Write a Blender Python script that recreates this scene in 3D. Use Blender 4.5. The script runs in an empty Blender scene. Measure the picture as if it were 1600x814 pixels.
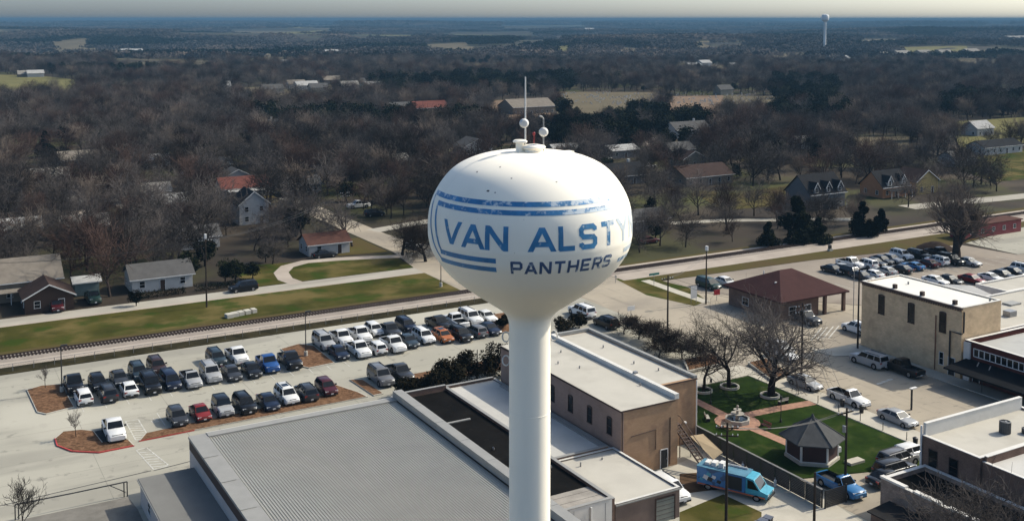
import bpy, math, random
import numpy as np
from mathutils import Vector, Matrix
R = math.radians
random.seed(11)
S = bpy.context.scene
COL = S.collection

# ------------------------------------------------------------------ camera
# Town frame: X runs along the railway, Y runs away from it to the north, camera on a drone at (0, 0, 55).
F_PX, PP_Y, HOR_Y, CAM_H, YAW = 1680.0, 144.0, 30.0, 55.0, 29.8
PITCH = math.atan((PP_Y - HOR_Y) / F_PX)
cam_d = bpy.data.cameras.new('camera')
cam_d.sensor_width = 36.0
cam_d.lens = F_PX / 1600 * 36.0
cam_d.shift_y = -(407.0 - PP_Y) / 1600
cam_d.clip_start = 0.5
cam_d.clip_end = 60000
cam = bpy.data.objects.new('camera', cam_d)
cam.location = (0, 0, CAM_H)
cam.rotation_euler = (R(90) - PITCH, 0, -R(YAW))
COL.objects.link(cam)
S.camera = cam

# ------------------------------------------------------------------ sky, sun, exposure
SUN_EL, SUN_AZ = 40.0, -6.0            # azimuth measured from +X towards +Y
W = bpy.data.worlds.new('World'); S.world = W; W.use_nodes = True
wn = W.node_tree.nodes; wl = W.node_tree.links
bg = wn['Background']
sky = wn.new('ShaderNodeTexSky'); sky.sky_type = 'NISHITA'; sky.sun_disc = False
sky.sun_elevation = R(SUN_EL); sky.sun_rotation = R(90 - SUN_AZ)
sky.air_density = 0.5; sky.dust_density = 2.3; sky.ozone_density = 1.6
wb = wn.new('ShaderNodeMix'); wb.data_type = 'RGBA'; wb.blend_type = 'MULTIPLY'; wb.inputs['Factor'].default_value = 1.0
wb.inputs['B'].default_value = (0.925, 1.0, 0.965, 1)      # the photograph's slightly green white balance
wl.new(sky.outputs['Color'], wb.inputs['A']); wl.new(wb.outputs['Result'], bg.inputs['Color'])
bg.inputs['Strength'].default_value = 0.15
sl = bpy.data.lights.new('sun', 'SUN'); sl.energy = 2.9; sl.angle = R(0.5); sl.color = (1.0, 0.93, 0.80)
so = bpy.data.objects.new('sun', sl); COL.objects.link(so)
sd = Vector((math.cos(R(SUN_EL)) * math.cos(R(SUN_AZ)), math.cos(R(SUN_EL)) * math.sin(R(SUN_AZ)), math.sin(R(SUN_EL))))
so.rotation_euler = sd.to_track_quat('Z', 'Y').to_euler()
so.location = (200, 0, 300)
S.view_settings.view_transform = 'Standard'; S.view_settings.look = 'None'
S.view_settings.gamma = 1.0; S.view_settings.exposure = 0.82
S.cycles.max_bounces = 6; S.cycles.volume_bounces = 0; S.cycles.transparent_max_bounces = 8

def G(px, py, z=0.0):
    """photo pixel (1600 wide) -> point of the town at height z"""
    u = (px - 800) / F_PX; v = (py - PP_Y) / F_PX
    c, n = math.cos(PITCH), math.sin(PITCH)
    dx, dy, dz = u, c - v * n, -n - v * c
    sy, cy = math.sin(R(YAW)), math.cos(R(YAW))
    rx, ry = dx * cy + dy * sy, -dx * sy + dy * cy
    t = (z - CAM_H) / dz
    return (rx * t, ry * t)

# ------------------------------------------------------------------ materials
MATS = {}
KEEP = {'tank_paint': 1.05, 'buff_brick': 1.15, 'far_field': .6, 'bright_membrane': 1.0, 'red_mulch': 0.72, 'car_paint_white': .9, 'bare_twigs': 1.2, 'pale_twigs': 1.1, 'reddish_twigs': .95, 'street_blue': 1}
def mat(name, col, rough=0.8, var=0.12, scale=1.0, bump=0.0, col2=None, metal=0.0, coat=0.0, spec=None, world=False, rnd=0.0, stretch=None, detail=5.0, emit=None):
    if name in MATS: return MATS[name]
    k = KEEP.get(name, 0.82 if max(col) > .13 else .66); col = tuple(c*k for c in col); col2 = col2 and tuple(c*k for c in col2)
    m = bpy.data.materials.new(name); m.use_nodes = True
    nt = m.node_tree; N = nt.nodes; L = nt.links
    b = N['Principled BSDF']
    b.inputs['Roughness'].default_value = rough; b.inputs['Metallic'].default_value = metal
    if coat: b.inputs['Coat Weight'].default_value = coat; b.inputs['Coat Roughness'].default_value = 0.12; b.inputs['Specular IOR Level'].default_value = .25
    if spec is None and rough >= .85: spec = .03
    if spec is not None: b.inputs['Specular IOR Level'].default_value = spec
    if world:
        g = N.new('ShaderNodeNewGeometry'); src = g.outputs['Position']
    else:
        g = N.new('ShaderNodeTexCoord'); src = g.outputs['Object']
    mp = N.new('ShaderNodeMapping'); L.new(src, mp.inputs['Vector'])
    if stretch: mp.inputs['Scale'].default_value = stretch
    nz = N.new('ShaderNodeTexNoise'); nz.inputs['Scale'].default_value = scale; nz.inputs['Detail'].default_value = detail
    nz.inputs['Roughness'].default_value = 0.62
    L.new(mp.outputs['Vector'], nz.inputs['Vector'])
    rp = N.new('ShaderNodeValToRGB')
    c1 = tuple(max(0, x * (1 - var)) for x in col); c2 = col2 or tuple(min(1, x * (1 + var)) for x in col)
    rp.color_ramp.elements[0].position = 0.32; rp.color_ramp.elements[1].position = 0.68
    rp.color_ramp.elements[0].color = (*c1, 1); rp.color_ramp.elements[1].color = (*c2, 1)
    L.new(nz.outputs['Fac'], rp.inputs['Fac'])
    out = rp.outputs['Color']
    if rnd:
        oi = N.new('ShaderNodeObjectInfo'); mr = N.new('ShaderNodeMapRange')
        mr.inputs['To Min'].default_value = 1 - rnd; mr.inputs['To Max'].default_value = 1 + rnd
        L.new(oi.outputs['Random'], mr.inputs['Value'])
        vm = N.new('ShaderNodeVectorMath'); vm.operation = 'SCALE'
        L.new(out, vm.inputs[0]); L.new(mr.outputs['Result'], vm.inputs['Scale']); out = vm.outputs['Vector']
    L.new(out, b.inputs['Base Color'])
    if bump:
        bp = N.new('ShaderNodeBump'); bp.inputs['Strength'].default_value = bump; bp.inputs['Distance'].default_value = 0.05
        n2 = N.new('ShaderNodeTexNoise'); n2.inputs['Scale'].default_value = scale * 8; n2.inputs['Detail'].default_value = 4
        L.new(src, n2.inputs['Vector']); L.new(n2.outputs['Fac'], bp.inputs['Height']); L.new(bp.outputs['Normal'], b.inputs['Normal'])
    if emit: b.inputs['Emission Color'].default_value = (*emit, 1); b.inputs['Emission Strength'].default_value = 1
    MATS[name] = m
    return m

def add_layer(m, col, scale, lo, hi, amount=1.0, world=True, stretch=None, detail=4.0, kind='noise'):
    """worn patches, stains or joints laid over a material's colour"""
    nt = m.node_tree; N = nt.nodes; L = nt.links; b = N['Principled BSDF']; k = KEEP.get(m.name, 0.82); col = tuple(c*k for c in col)
    old = b.inputs['Base Color'].links[0].from_socket
    if world: src = N.new('ShaderNodeNewGeometry').outputs['Position']
    else: src = N.new('ShaderNodeTexCoord').outputs['Object']
    mp = N.new('ShaderNodeMapping'); L.new(src, mp.inputs['Vector'])
    if stretch: mp.inputs['Scale'].default_value = stretch
    nz = N.new('ShaderNodeTexNoise'); nz.inputs['Scale'].default_value = scale; nz.inputs['Detail'].default_value = detail
    L.new(mp.outputs['Vector'], nz.inputs['Vector'])
    mr = N.new('ShaderNodeMapRange'); mr.interpolation_type = 'SMOOTHSTEP'
    mr.inputs['From Min'].default_value = lo; mr.inputs['From Max'].default_value = hi; mr.inputs['To Max'].default_value = amount
    L.new(nz.outputs['Fac'], mr.inputs['Value'])
    mx = N.new('ShaderNodeMix'); mx.data_type = 'RGBA'
    L.new(mr.outputs['Result'], mx.inputs['Factor']); L.new(old, mx.inputs['A']); mx.inputs['B'].default_value = (*col, 1)
    L.new(mx.outputs['Result'], b.inputs['Base Color'])
    return m

def add_bricks(m, mortar, w, h, amount=0.6, var=None):
    """brick courses too small to tell apart at this distance"""
    nt = m.node_tree; N = nt.nodes; L = nt.links; b = N['Principled BSDF']
    old = b.inputs['Base Color'].links[0].from_socket
    geo = N.new('ShaderNodeNewGeometry'); sp = N.new('ShaderNodeSeparateXYZ'); L.new(geo.outputs['Position'], sp.inputs[0])
    ad = N.new('ShaderNodeMath'); ad.operation = 'ADD'; L.new(sp.outputs['X'], ad.inputs[0]); L.new(sp.outputs['Y'], ad.inputs[1])
    cb = N.new('ShaderNodeCombineXYZ'); L.new(ad.outputs[0], cb.inputs['X']); L.new(sp.outputs['Z'], cb.inputs['Y'])
    bt = N.new('ShaderNodeTexBrick'); bt.inputs['Scale'].default_value = 1.0
    bt.inputs['Brick Width'].default_value = w; bt.inputs['Row Height'].default_value = h; bt.inputs['Mortar Size'].default_value = h * 0.12
    bt.inputs['Color1'].default_value = (1, 1, 1, 1); bt.inputs['Color2'].default_value = (0.72, 0.72, 0.72, 1); bt.inputs['Mortar'].default_value = (*mortar, 1)
    L.new(cb.outputs[0], bt.inputs['Vector'])
    mx = N.new('ShaderNodeMix'); mx.data_type = 'RGBA'; mx.blend_type = 'MULTIPLY'; mx.inputs['Factor'].default_value = amount
    L.new(old, mx.inputs['A']); L.new(bt.outputs['Color'], mx.inputs['B']); L.new(mx.outputs['Result'], b.inputs['Base Color'])
    return m

concrete = mat('pale_concrete', (0.405, 0.382, 0.315), 0.88, 0.07, 0.06, 0.15, world=True)
add_layer(concrete, (0.35, 0.328, 0.268), 0.03, 0.46, 0.66, 0.85)
add_layer(concrete, (0.27, 0.25, 0.21), 0.55, 0.63, 0.80, 0.45, detail=6)
street_m = mat('weathered_street', (0.40, 0.345, 0.265), 0.9, 0.10, 0.09, 0.2, world=True)
add_layer(street_m, (0.28, 0.245, 0.20), 0.05, 0.46, 0.66, 0.7)
add_layer(street_m, (0.24, 0.21, 0.17), 0.35, 0.56, 0.70, 0.65, stretch=(1.0, 0.12, 1.0))
add_layer(street_m, (0.20, 0.175, 0.145), 1.2, 0.62, 0.66, 0.5, stretch=(.25, 1, 1), detail=9)
add_layer(concrete, (0.22, 0.205, 0.175), 0.55, 0.60, 0.68, 0.55, detail=9)
add_layer(concrete, (0.27, 0.255, 0.215), 0.12, 0.52, 0.62, 0.55, stretch=(.2, 1, 1), detail=6)
add_layer(concrete, (0.50, 0.47, 0.39), 0.018, 0.54, 0.62, 0.7)
gravel_lot = mat('worn_lot', (0.31, 0.265, 0.215), 0.93, 0.14, 0.07, 0.3, world=True)
add_layer(gravel_lot, (0.20, 0.165, 0.14), 0.06, 0.50, 0.68, 0.8)
walk_m = mat('sidewalk_concrete', (0.50, 0.46, 0.38), 0.9, 0.10, 0.3, 0.1, world=True)
asphalt = mat('asphalt', (0.075, 0.075, 0.075), 0.9, 0.2, 0.4, 0.3, world=True)
road_m = mat('chipseal_road', (0.40, 0.37, 0.31), 0.92, 0.10, 0.12, 0.2, world=True)
add_layer(road_m, (0.30, 0.27, 0.225), 0.2, 0.5, 0.7, 0.7, stretch=(0.15, 1, 1))
grass_m = mat('winter_grass', (0.054, 0.064, 0.012), 0.95, 0.25, 0.10, 0.6, col2=(0.105, 0.092, 0.022), world=True, detail=8)
add_layer(grass_m, (0.15, 0.115, 0.042), 0.09, 0.44, 0.64, 0.85, detail=7)
add_layer(grass_m, (0.030, 0.055, 0.006), 0.16, 0.50, 0.66, 0.8, detail=7)
lawn_m = mat('park_lawn', (0.018, 0.042, 0.005), 0.95, 0.3, 0.4, 0.6, col2=(0.032, 0.060, 0.008), world=True, detail=8)
add_layer(lawn_m, (0.060, 0.070, 0.020), 0.35, 0.52, 0.70, 0.6, detail=8)
dry_grass = mat('dry_grass', (0.135, 0.095, 0.045), 0.95, 0.3, 0.12, 0.6, col2=(0.085, 0.075, 0.022), world=True, detail=8)
ditch_m = mat('ditch_grass', (0.028, 0.026, 0.011), 0.95, 0.3, 0.35, 0.7, col2=(0.075, 0.062, 0.03), world=True, detail=8)
ballast_m = mat('ballast', (0.31, 0.265, 0.225), 0.95, 0.16, 0.25, 0.6, world=True, detail=9)
gravel_m = mat('gravel', (0.42, 0.36, 0.30), 0.95, 0.14, 0.15, 0.5, world=True, detail=9)
mulch_m = mat('red_mulch', (0.15, 0.078, 0.042), 0.95, 0.45, 2.2, 0.8, col2=(0.29, 0.165, 0.095), world=True, detail=9)
white_line = mat('white_line', (0.58, 0.56, 0.50), 0.8, 0.15, 2.0, world=True)
add_layer(white_line, (0.45, 0.42, 0.35), 1.5, 0.50, 0.62, 0.9)
curb_m = mat('kerb_concrete', (0.50, 0.47, 0.40), 0.9, 0.10, 0.8, world=True)
red_curb = mat('red_kerb_paint', (0.50, 0.055, 0.045), 0.7, 0.18, 1.5, world=True)
brick_path = mat('brick_paving', (0.40, 0.235, 0.165), 0.9, 0.22, 1.6, 0.2, world=True)
roof_white = mat('white_membrane', (0.52, 0.485, 0.415), 0.85, 0.06, 0.18, world=True)
add_layer(roof_white, (0.43, 0.40, 0.34), 0.22, 0.52, 0.72, 0.7, detail=6)
roof_bright = mat('bright_membrane', (0.66, 0.63, 0.56), 0.85, 0.05, 0.18, world=True)
roof_grey = mat('grey_membrane', (0.40, 0.395, 0.37), 0.8, 0.08, 0.25, world=True)
add_layer(roof_grey, (0.27, 0.265, 0.25), 0.25, 0.55, 0.72, 0.6, detail=6)
roof_black = mat('black_tar', (0.010, 0.009, 0.008), 0.9, 0.4, 0.3, 0.4, world=True)
add_layer(roof_black, (0.035, 0.03, 0.025), 0.5, 0.60, 0.78, 0.7, detail=7)
metal_roof = mat('galvanised_roof', (0.40, 0.38, 0.325), 0.55, 0.05, 0.3, metal=0.1, world=True)
coping_m = mat('grey_coping', (0.29, 0.28, 0.255), 0.6, 0.08, 0.5, world=True)
coping_white = mat('white_coping', (0.66, 0.63, 0.57), 0.7, 0.08, 0.5, world=True)
tan_brick = add_bricks(mat('tan_painted_brick', (0.43, 0.275, 0.165), 0.9, 0.12, 0.5, 0.1, world=True), (0.75, 0.72, 0.7), 0.45, 0.16, 0.35)
add_layer(tan_brick, (0.26, 0.16, 0.11), 0.6, 0.55, 0.7, 0.5, detail=7)
pink_wall = add_bricks(mat('pinkish_plaster', (0.36, 0.25, 0.195), 0.9, 0.10, 0.4, 0.1, world=True), (0.8, 0.78, 0.76), 0.45, 0.16, 0.3)
add_layer(pink_wall, (0.28, 0.185, 0.14), 0.5, 0.55, 0.72, 0.5, detail=7)
buff_brick = add_bricks(mat('buff_brick', (0.56, 0.41, 0.255), 0.9, 0.12, 0.6, 0.1, world=True), (0.62, 0.58, 0.52), 0.5, 0.2, 0.55)
add_layer(buff_brick, (0.33, 0.235, 0.15), 0.45, 0.50, 0.68, 0.5, detail=7)
red_brick = add_bricks(mat('dark_red_brick', (0.115, 0.038, 0.030), 0.9, 0.2, 0.8, 0.1, world=True), (1.5, 1.4, 1.3), 0.45, 0.16, 0.4)
brown_brick = add_bricks(mat('brown_brick', (0.17, 0.115, 0.09), 0.9, 0.2, 0.8, 0.1, world=True), (1.5, 1.4, 1.3), 0.45, 0.16, 0.5)
old_brick = add_bricks(mat('old_mixed_brick', (0.30, 0.235, 0.195), 0.9, 0.25, 1.1, 0.1, world=True), (0.6, 0.57, 0.55), 0.45, 0.18, 0.6)
wall_white = mat('white_wall', (0.66, 0.63, 0.58), 0.85, 0.07, 0.5, world=True)
wall_pale = mat('pale_metal_wall', (0.50, 0.45, 0.42), 0.7, 0.07, 0.5, world=True)
dark_brown = mat('dark_brown_trim', (0.07, 0.035, 0.022), 0.8, 0.25, 0.8, world=True)  # flat dark brown for frames, eaves, pipes and the hall's wall band
dark_metal = mat('black_metal', (0.016, 0.016, 0.017), 0.55, 0.2, 1.0)
steel = mat('grey_steel', (0.30, 0.30, 0.30), 0.45, 0.1, 1.0, metal=0.5)
wood_pole = mat('weathered_pole', (0.060, 0.046, 0.036), 0.9, 0.3, 1.5, stretch=(1, 1, 0.1))
wood_plank = mat('weathered_wood', (0.30, 0.24, 0.185), 0.9, 0.25, 1.5)
glass_dark = mat('window_glass', (0.008, 0.009, 0.010), 0.12, 0.3, 0.6, spec=0.25)
car_glass = mat('tinted_car_glass', (0.007, 0.008, 0.009), 0.08, 0.2, 0.6, spec=0.4)
tyre_m = mat('tyre_rubber', (0.012, 0.012, 0.012), 0.85, 0.2, 3)
rim_m = mat('wheel_rim', (0.35, 0.35, 0.36), 0.35, 0.1, 3, metal=0.8)
lamp_m = mat('headlamp_glass', (0.75, 0.75, 0.72), 0.12, 0.05, 3, coat=0.6)
tail_m = mat('tail_lamp', (0.30, 0.012, 0.010), 0.2, 0.1, 3, coat=0.6)
trim_m = mat('black_plastic', (0.015, 0.015, 0.015), 0.6, 0.2, 3)
plate_m = mat('number_plate', (0.6, 0.6, 0.6), 0.5, 0.1, 3)
chrome_m = mat('chrome', (0.55, 0.55, 0.55), 0.2, 0.05, 3, metal=0.9)
white_trim = mat('white_trim', (0.72, 0.70, 0.66), 0.7, 0.05, 1.0)
tank_white = mat('tank_paint', (0.90, 0.825, 0.685), 0.65, 0.025, 0.12)
add_layer(tank_white, (0.70, 0.645, 0.54), 0.35, 0.52, 0.75, 0.35, world=False, stretch=(1, 1, 0.25), detail=6)
add_layer(tank_white, (0.36, 0.30, 0.24), 3.5, 0.735, 0.79, 0.7, world=False, detail=3)
def letter_mat(name, col, wear_glare=.30, hi=.04, a0=1.5):
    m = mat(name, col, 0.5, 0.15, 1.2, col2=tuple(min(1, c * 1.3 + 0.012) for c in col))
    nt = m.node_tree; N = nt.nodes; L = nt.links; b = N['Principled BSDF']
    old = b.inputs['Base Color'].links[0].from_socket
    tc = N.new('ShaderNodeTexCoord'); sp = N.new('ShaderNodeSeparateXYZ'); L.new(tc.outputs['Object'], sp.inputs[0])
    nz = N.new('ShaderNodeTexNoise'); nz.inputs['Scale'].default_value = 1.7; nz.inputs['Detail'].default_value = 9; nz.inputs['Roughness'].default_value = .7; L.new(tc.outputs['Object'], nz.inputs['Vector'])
    # sun glare painted in with real weathering: wear grows round the ball
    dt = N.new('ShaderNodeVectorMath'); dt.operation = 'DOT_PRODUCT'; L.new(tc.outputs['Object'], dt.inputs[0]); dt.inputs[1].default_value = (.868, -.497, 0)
    a = N.new('ShaderNodeMapRange'); a.inputs['From Min'].default_value = a0; a.inputs['From Max'].default_value = 6.3; a.inputs['To Min'].default_value = 0.0; a.inputs['To Max'].default_value = wear_glare
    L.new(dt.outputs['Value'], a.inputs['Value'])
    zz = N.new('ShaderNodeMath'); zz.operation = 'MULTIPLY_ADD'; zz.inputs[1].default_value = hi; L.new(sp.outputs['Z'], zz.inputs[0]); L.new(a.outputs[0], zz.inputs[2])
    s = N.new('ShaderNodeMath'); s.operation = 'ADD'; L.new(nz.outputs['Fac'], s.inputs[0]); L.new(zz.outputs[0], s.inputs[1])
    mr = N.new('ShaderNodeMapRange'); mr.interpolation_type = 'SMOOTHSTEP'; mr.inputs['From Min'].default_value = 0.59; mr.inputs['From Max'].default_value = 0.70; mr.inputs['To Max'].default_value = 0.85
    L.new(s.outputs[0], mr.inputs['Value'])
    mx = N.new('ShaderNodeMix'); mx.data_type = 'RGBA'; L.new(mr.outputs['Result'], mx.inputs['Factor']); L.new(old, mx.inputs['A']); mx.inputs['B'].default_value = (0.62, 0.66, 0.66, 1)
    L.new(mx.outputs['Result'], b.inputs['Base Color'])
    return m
letter_blue = letter_mat('glare_faded_blue_paint', (0.030, 0.20, 0.40), .34, .02, 3.9)
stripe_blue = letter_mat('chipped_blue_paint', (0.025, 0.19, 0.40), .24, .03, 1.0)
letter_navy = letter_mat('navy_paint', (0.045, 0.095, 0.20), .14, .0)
bark_m = mat('bark', (0.060, 0.046, 0.038), 0.95, 0.25, 2.0, rnd=0.25)
twig_m = mat('bare_twigs', (0.066, 0.056, 0.050), 0.95, 0.15, 0.5, rnd=0.6)
bark_dark = mat('dark_bark', (0.040, 0.032, 0.027), 0.95, 0.25, 2.0, rnd=0.15)
twig_dark = mat('dark_twigs', (0.042, 0.032, 0.026), 0.95, 0.15, 0.5, rnd=0.15)
ever_m = mat('evergreen_foliage', (0.010, 0.013, 0.006), 0.9, 0.3, 0.8, col2=(0.022, 0.026, 0.011), rnd=0.3)
oak_m = mat('live_oak_foliage', (0.012, 0.013, 0.005), 0.9, 0.35, 0.9, col2=(0.034, 0.026, 0.013), rnd=0.2)

# ------------------------------------------------------------------ mesh helpers
class MB:
    def __init__(s): s.v = []; s.f = []; s.m = []
    def add(s, vs, fs, mi=0):
        o = len(s.v); s.v += [tuple(p) for p in vs]
        for f in fs: s.f.append(tuple(i + o for i in f)); s.m.append(mi)
        return s
    def box(s, x0, x1, y0, y1, z0, z1, mi=0):
        v = [(x0,y0,z0),(x1,y0,z0),(x1,y1,z0),(x0,y1,z0),(x0,y0,z1),(x1,y0,z1),(x1,y1,z1),(x0,y1,z1)]
        return s.add(v, [(0,3,2,1),(4,5,6,7),(0,1,5,4),(1,2,6,5),(2,3,7,6),(3,0,4,7)], mi)
    def quad(s, a, b, c, d, mi=0): return s.add([a,b,c,d], [(0,1,2,3)], mi)
    def prism(s, poly, z0, z1, mi=0, mtop=None):
        n = len(poly)
        if sum(poly[i][0]*poly[(i+1)%n][1]-poly[(i+1)%n][0]*poly[i][1] for i in range(n)) < 0: poly = poly[::-1]
        s.add([(x,y,z0) for x,y in poly]+[(x,y,z1) for x,y in poly],
              [tuple(range(n))[::-1]]+[(i,(i+1)%n,n+(i+1)%n,n+i) for i in range(n)], mi)
        return s.add([(x,y,z1) for x,y in poly], [tuple(range(n))], mi if mtop is None else mtop)
    def tube(s, pts, rad, n=6, mi=0, cap=True):
        pts = [Vector(p) for p in pts]
        if not hasattr(rad, '__len__'): rad = [rad]*len(pts)
        o = len(s.v)
        for i, p in enumerate(pts):
            d = (pts[min(i+1,len(pts)-1)] - pts[max(i-1,0)]).normalized()
            a = d.cross(Vector((0,0,1)) if abs(d.z) < 0.9 else Vector((1,0,0))).normalized(); b = d.cross(a)
            for k in range(n):
                t = 2*math.pi*k/n
                s.v.append(tuple(p + (a*math.cos(t)+b*math.sin(t))*rad[i]))
        for i in range(len(pts)-1):
            for k in range(n):
                k2 = (k+1)%n
                s.f.append((o+i*n+k, o+i*n+k2, o+(i+1)*n+k2, o+(i+1)*n+k)); s.m.append(mi)
        if cap:
            s.f.append(tuple(o+k for k in range(n))[::-1]); s.m.append(mi)
            s.f.append(tuple(o+(len(pts)-1)*n+k for k in range(n))); s.m.append(mi)
        return s
    def lathe(s, prof, n=24, c=(0,0,0), mi=0):
        o = len(s.v)
        for r, z in prof:
            for k in range(n):
                t = 2*math.pi*k/n; s.v.append((c[0]+r*math.cos(t), c[1]+r*math.sin(t), c[2]+z))
        for i in range(len(prof)-1):
            for k in range(n):
                k2 = (k+1)%n
                s.f.append((o+i*n+k, o+i*n+k2, o+(i+1)*n+k2, o+(i+1)*n+k)); s.m.append(mi)
        return s
    def mesh(s, name, mats, smooth=None):
        me = bpy.data.meshes.new(name)
        me.from_pydata(s.v, [], s.f)
        for m in (mats if isinstance(mats, (list, tuple)) else [mats]): me.materials.append(m)
        if any(s.m): me.polygons.foreach_set('material_index', s.m)
        if smooth is not None:
            me.shade_smooth(); me.set_sharp_from_angle(angle=smooth)
        me.update()
        return me
    def build(s, name, mats, parent=None, smooth=None, **kw):
        return obj(name, s.mesh(name, mats, smooth), parent, **kw)

def obj(name, me, parent=None, loc=None, label=None, cat=None, group=None, kind=None):
    o = bpy.data.objects.new(name, me); COL.objects.link(o)
    if parent is not None: o.parent = parent
    if loc is not None: o.location = loc
    return tag(o, label, cat, group, kind)
def tag(o, label=None, cat=None, group=None, kind=None):
    if label: o['label'] = label
    if cat: o['category'] = cat
    if group: o['group'] = group
    if kind: o['kind'] = kind
    return o
def thing(name, label, cat, loc=(0,0,0), rz=0.0, group=None, sc=1.0):
    o = bpy.data.objects.new(name, None); COL.objects.link(o)
    o.empty_display_size = 0.5
    o.location = loc; o.rotation_euler = (0,0,rz); o.scale = (sc,sc,sc)
    return tag(o, label, cat, group)
CHILDREN = {}
def copy_thing(o, loc=None, rz=None, label=None, cat=None, group=None, sc=None):
    c = o.copy(); COL.objects.link(c)
    if loc is not None: c.location = loc
    if rz is not None: c.rotation_euler = (0,0,rz)
    if sc is not None: c.scale = (sc,sc,sc)
    tag(c, label, cat, group)
    if o not in CHILDREN: CHILDREN[o] = [(p, list(p.children)) for p in o.children]
    for p, subs in CHILDREN[o]:
        q = p.copy(); COL.objects.link(q); q.parent = c
        for u in subs:
            w = u.copy(); COL.objects.link(w); w.parent = q
    return c
def sheet(name, poly, z, m, label=None):
    n = len(poly)
    if sum(poly[i][0]*poly[(i+1)%n][1]-poly[(i+1)%n][0]*poly[i][1] for i in range(n)) < 0: poly = poly[::-1]
    return MB().add([(x,y,z) for x,y in poly], [tuple(range(n))]).build(name, m, kind='structure')
def rect(x0, x1, y0, y1): return [(x0,y0),(x1,y0),(x1,y1),(x0,y1)]
def slab(name, poly, z0, z1, m, mtop=None):
    ms = [m] if mtop is None else [m, mtop]
    return MB().prism(poly, z0, z1, 0, None if mtop is None else 1).build(name, ms, kind='structure')
# ------------------------------------------------------------------ terrain
def hill(x, y):
    d = math.hypot(x, y)
    t = min(1, max(0, (d - 900) / 1900))
    return t * (10*math.sin(x*.0011+1.3)*math.cos(y*.0014+.4) + 8*math.sin(x*.0031+y*.0017) + 5*math.cos(y*.0042-x*.0013)) - t*2
def make_terrain():
    rings = [0, 30, 60, 100, 150, 220, 300, 420, 600, 800, 1000, 1200, 1400] + [1400+150*i for i in range(1, 32)] + [6400, 7200, 8200, 9400, 11000, 13000, 16000, 20000, 25000]
    n = 144; v = [(0, 0, -0.06)]; f = []
    for r in rings[1:]:
        for k in range(n):
            a = 2*math.pi*k/n; x, y = r*math.cos(a), r*math.sin(a)
            v.append((x, y, hill(x, y) - 0.06))
    for k in range(n): f.append((0, 1+k, 1+(k+1) % n))
    for i in range(len(rings)-2):
        for k in range(n):
            a, b = 1+i*n+k, 1+i*n+(k+1) % n
            f.append((a, a+n, b+n, b))
    m = bpy.data.materials.new('countryside'); m.use_nodes = True
    nt = m.node_tree; N = nt.nodes; L = nt.links; b = N['Principled BSDF']; b.inputs['Roughness'].default_value = 0.95; b.inputs['Specular IOR Level'].default_value = 0.1
    pos = N.new('ShaderNodeNewGeometry').outputs['Position']
    def noise(sc, det=6, st=None):
        q = pos
        if st:
            mp = N.new('ShaderNodeMapping'); mp.inputs['Scale'].default_value = st; L.new(pos, mp.inputs['Vector']); q = mp.outputs['Vector']
        z = N.new('ShaderNodeTexNoise'); z.inputs['Scale'].default_value = sc; z.inputs['Detail'].default_value = det; L.new(q, z.inputs['Vector']); return z.outputs['Fac']
    def mixc(fac, lo, hi, a, c, amt=1.0):
        mr = N.new('ShaderNodeMapRange'); mr.interpolation_type = 'SMOOTHSTEP'; mr.inputs['From Min'].default_value = lo; mr.inputs['From Max'].default_value = hi; mr.inputs['To Max'].default_value = amt
        L.new(fac, mr.inputs['Value'])
        x = N.new('ShaderNodeMix'); x.data_type = 'RGBA'; L.new(mr.outputs['Result'], x.inputs['Factor'])
        for s, c_ in (('A', a), ('B', c)):
            if isinstance(c_, tuple): x.inputs[s].default_value = (*c_, 1)
            else: L.new(c_, x.inputs[s])
        return x.outputs['Result']
    c = mixc(noise(0.03, 8), .4, .65, (0.034, 0.026, 0.018), (0.064, 0.048, 0.031))
    c = mixc(noise(0.022, 6), .48, .60, c, (0.060, 0.062, 0.018), .85)
    c = mixc(noise(0.0045, 7), .46, .56, c, (0.028, 0.023, 0.019), .6)
    c = mixc(noise(0.0016, 4, (1, 1.6, 1)), .60, .66, c, (0.13, 0.105, 0.066), .9)
    L.new(c, b.inputs['Base Color'])
    me = bpy.data.meshes.new('terrain'); me.from_pydata(v, [], f); me.materials.append(m); me.shade_smooth()
    obj('terrain', me, kind='structure')
make_terrain()

# ------------------------------------------------------------------ flat ground, laid in thin sheets
sheet('parking_lot', [(-70, 60), (91, 60), (91, 128), (112, 128), (116, 142), (116, 178), (113, 180.8), (-70, 180.8)], 0.0, concrete)
sheet('main_street', [(91.02, 40), (150, 40), (150, 104), (230, 104), (230, 143), (160, 143), (139, 166), (131.5, 184), (131.5, 187.3), (116, 187.3), (116.02, 142), (112.02, 128), (91.02, 128)], 0.004, street_m)
sheet('gravel_parking', [(139.2, 166), (160.2, 143.2), (300, 143.2), (300, 150), (226, 157), (224, 171), (180, 176.5), (150, 177.5), (136, 178)], 0.006, gravel_lot)
sheet('pale_parking_pad', [(226.5, 157), (330, 148), (330, 178), (262, 178), (227, 171.5)], 0.01, concrete)
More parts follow.
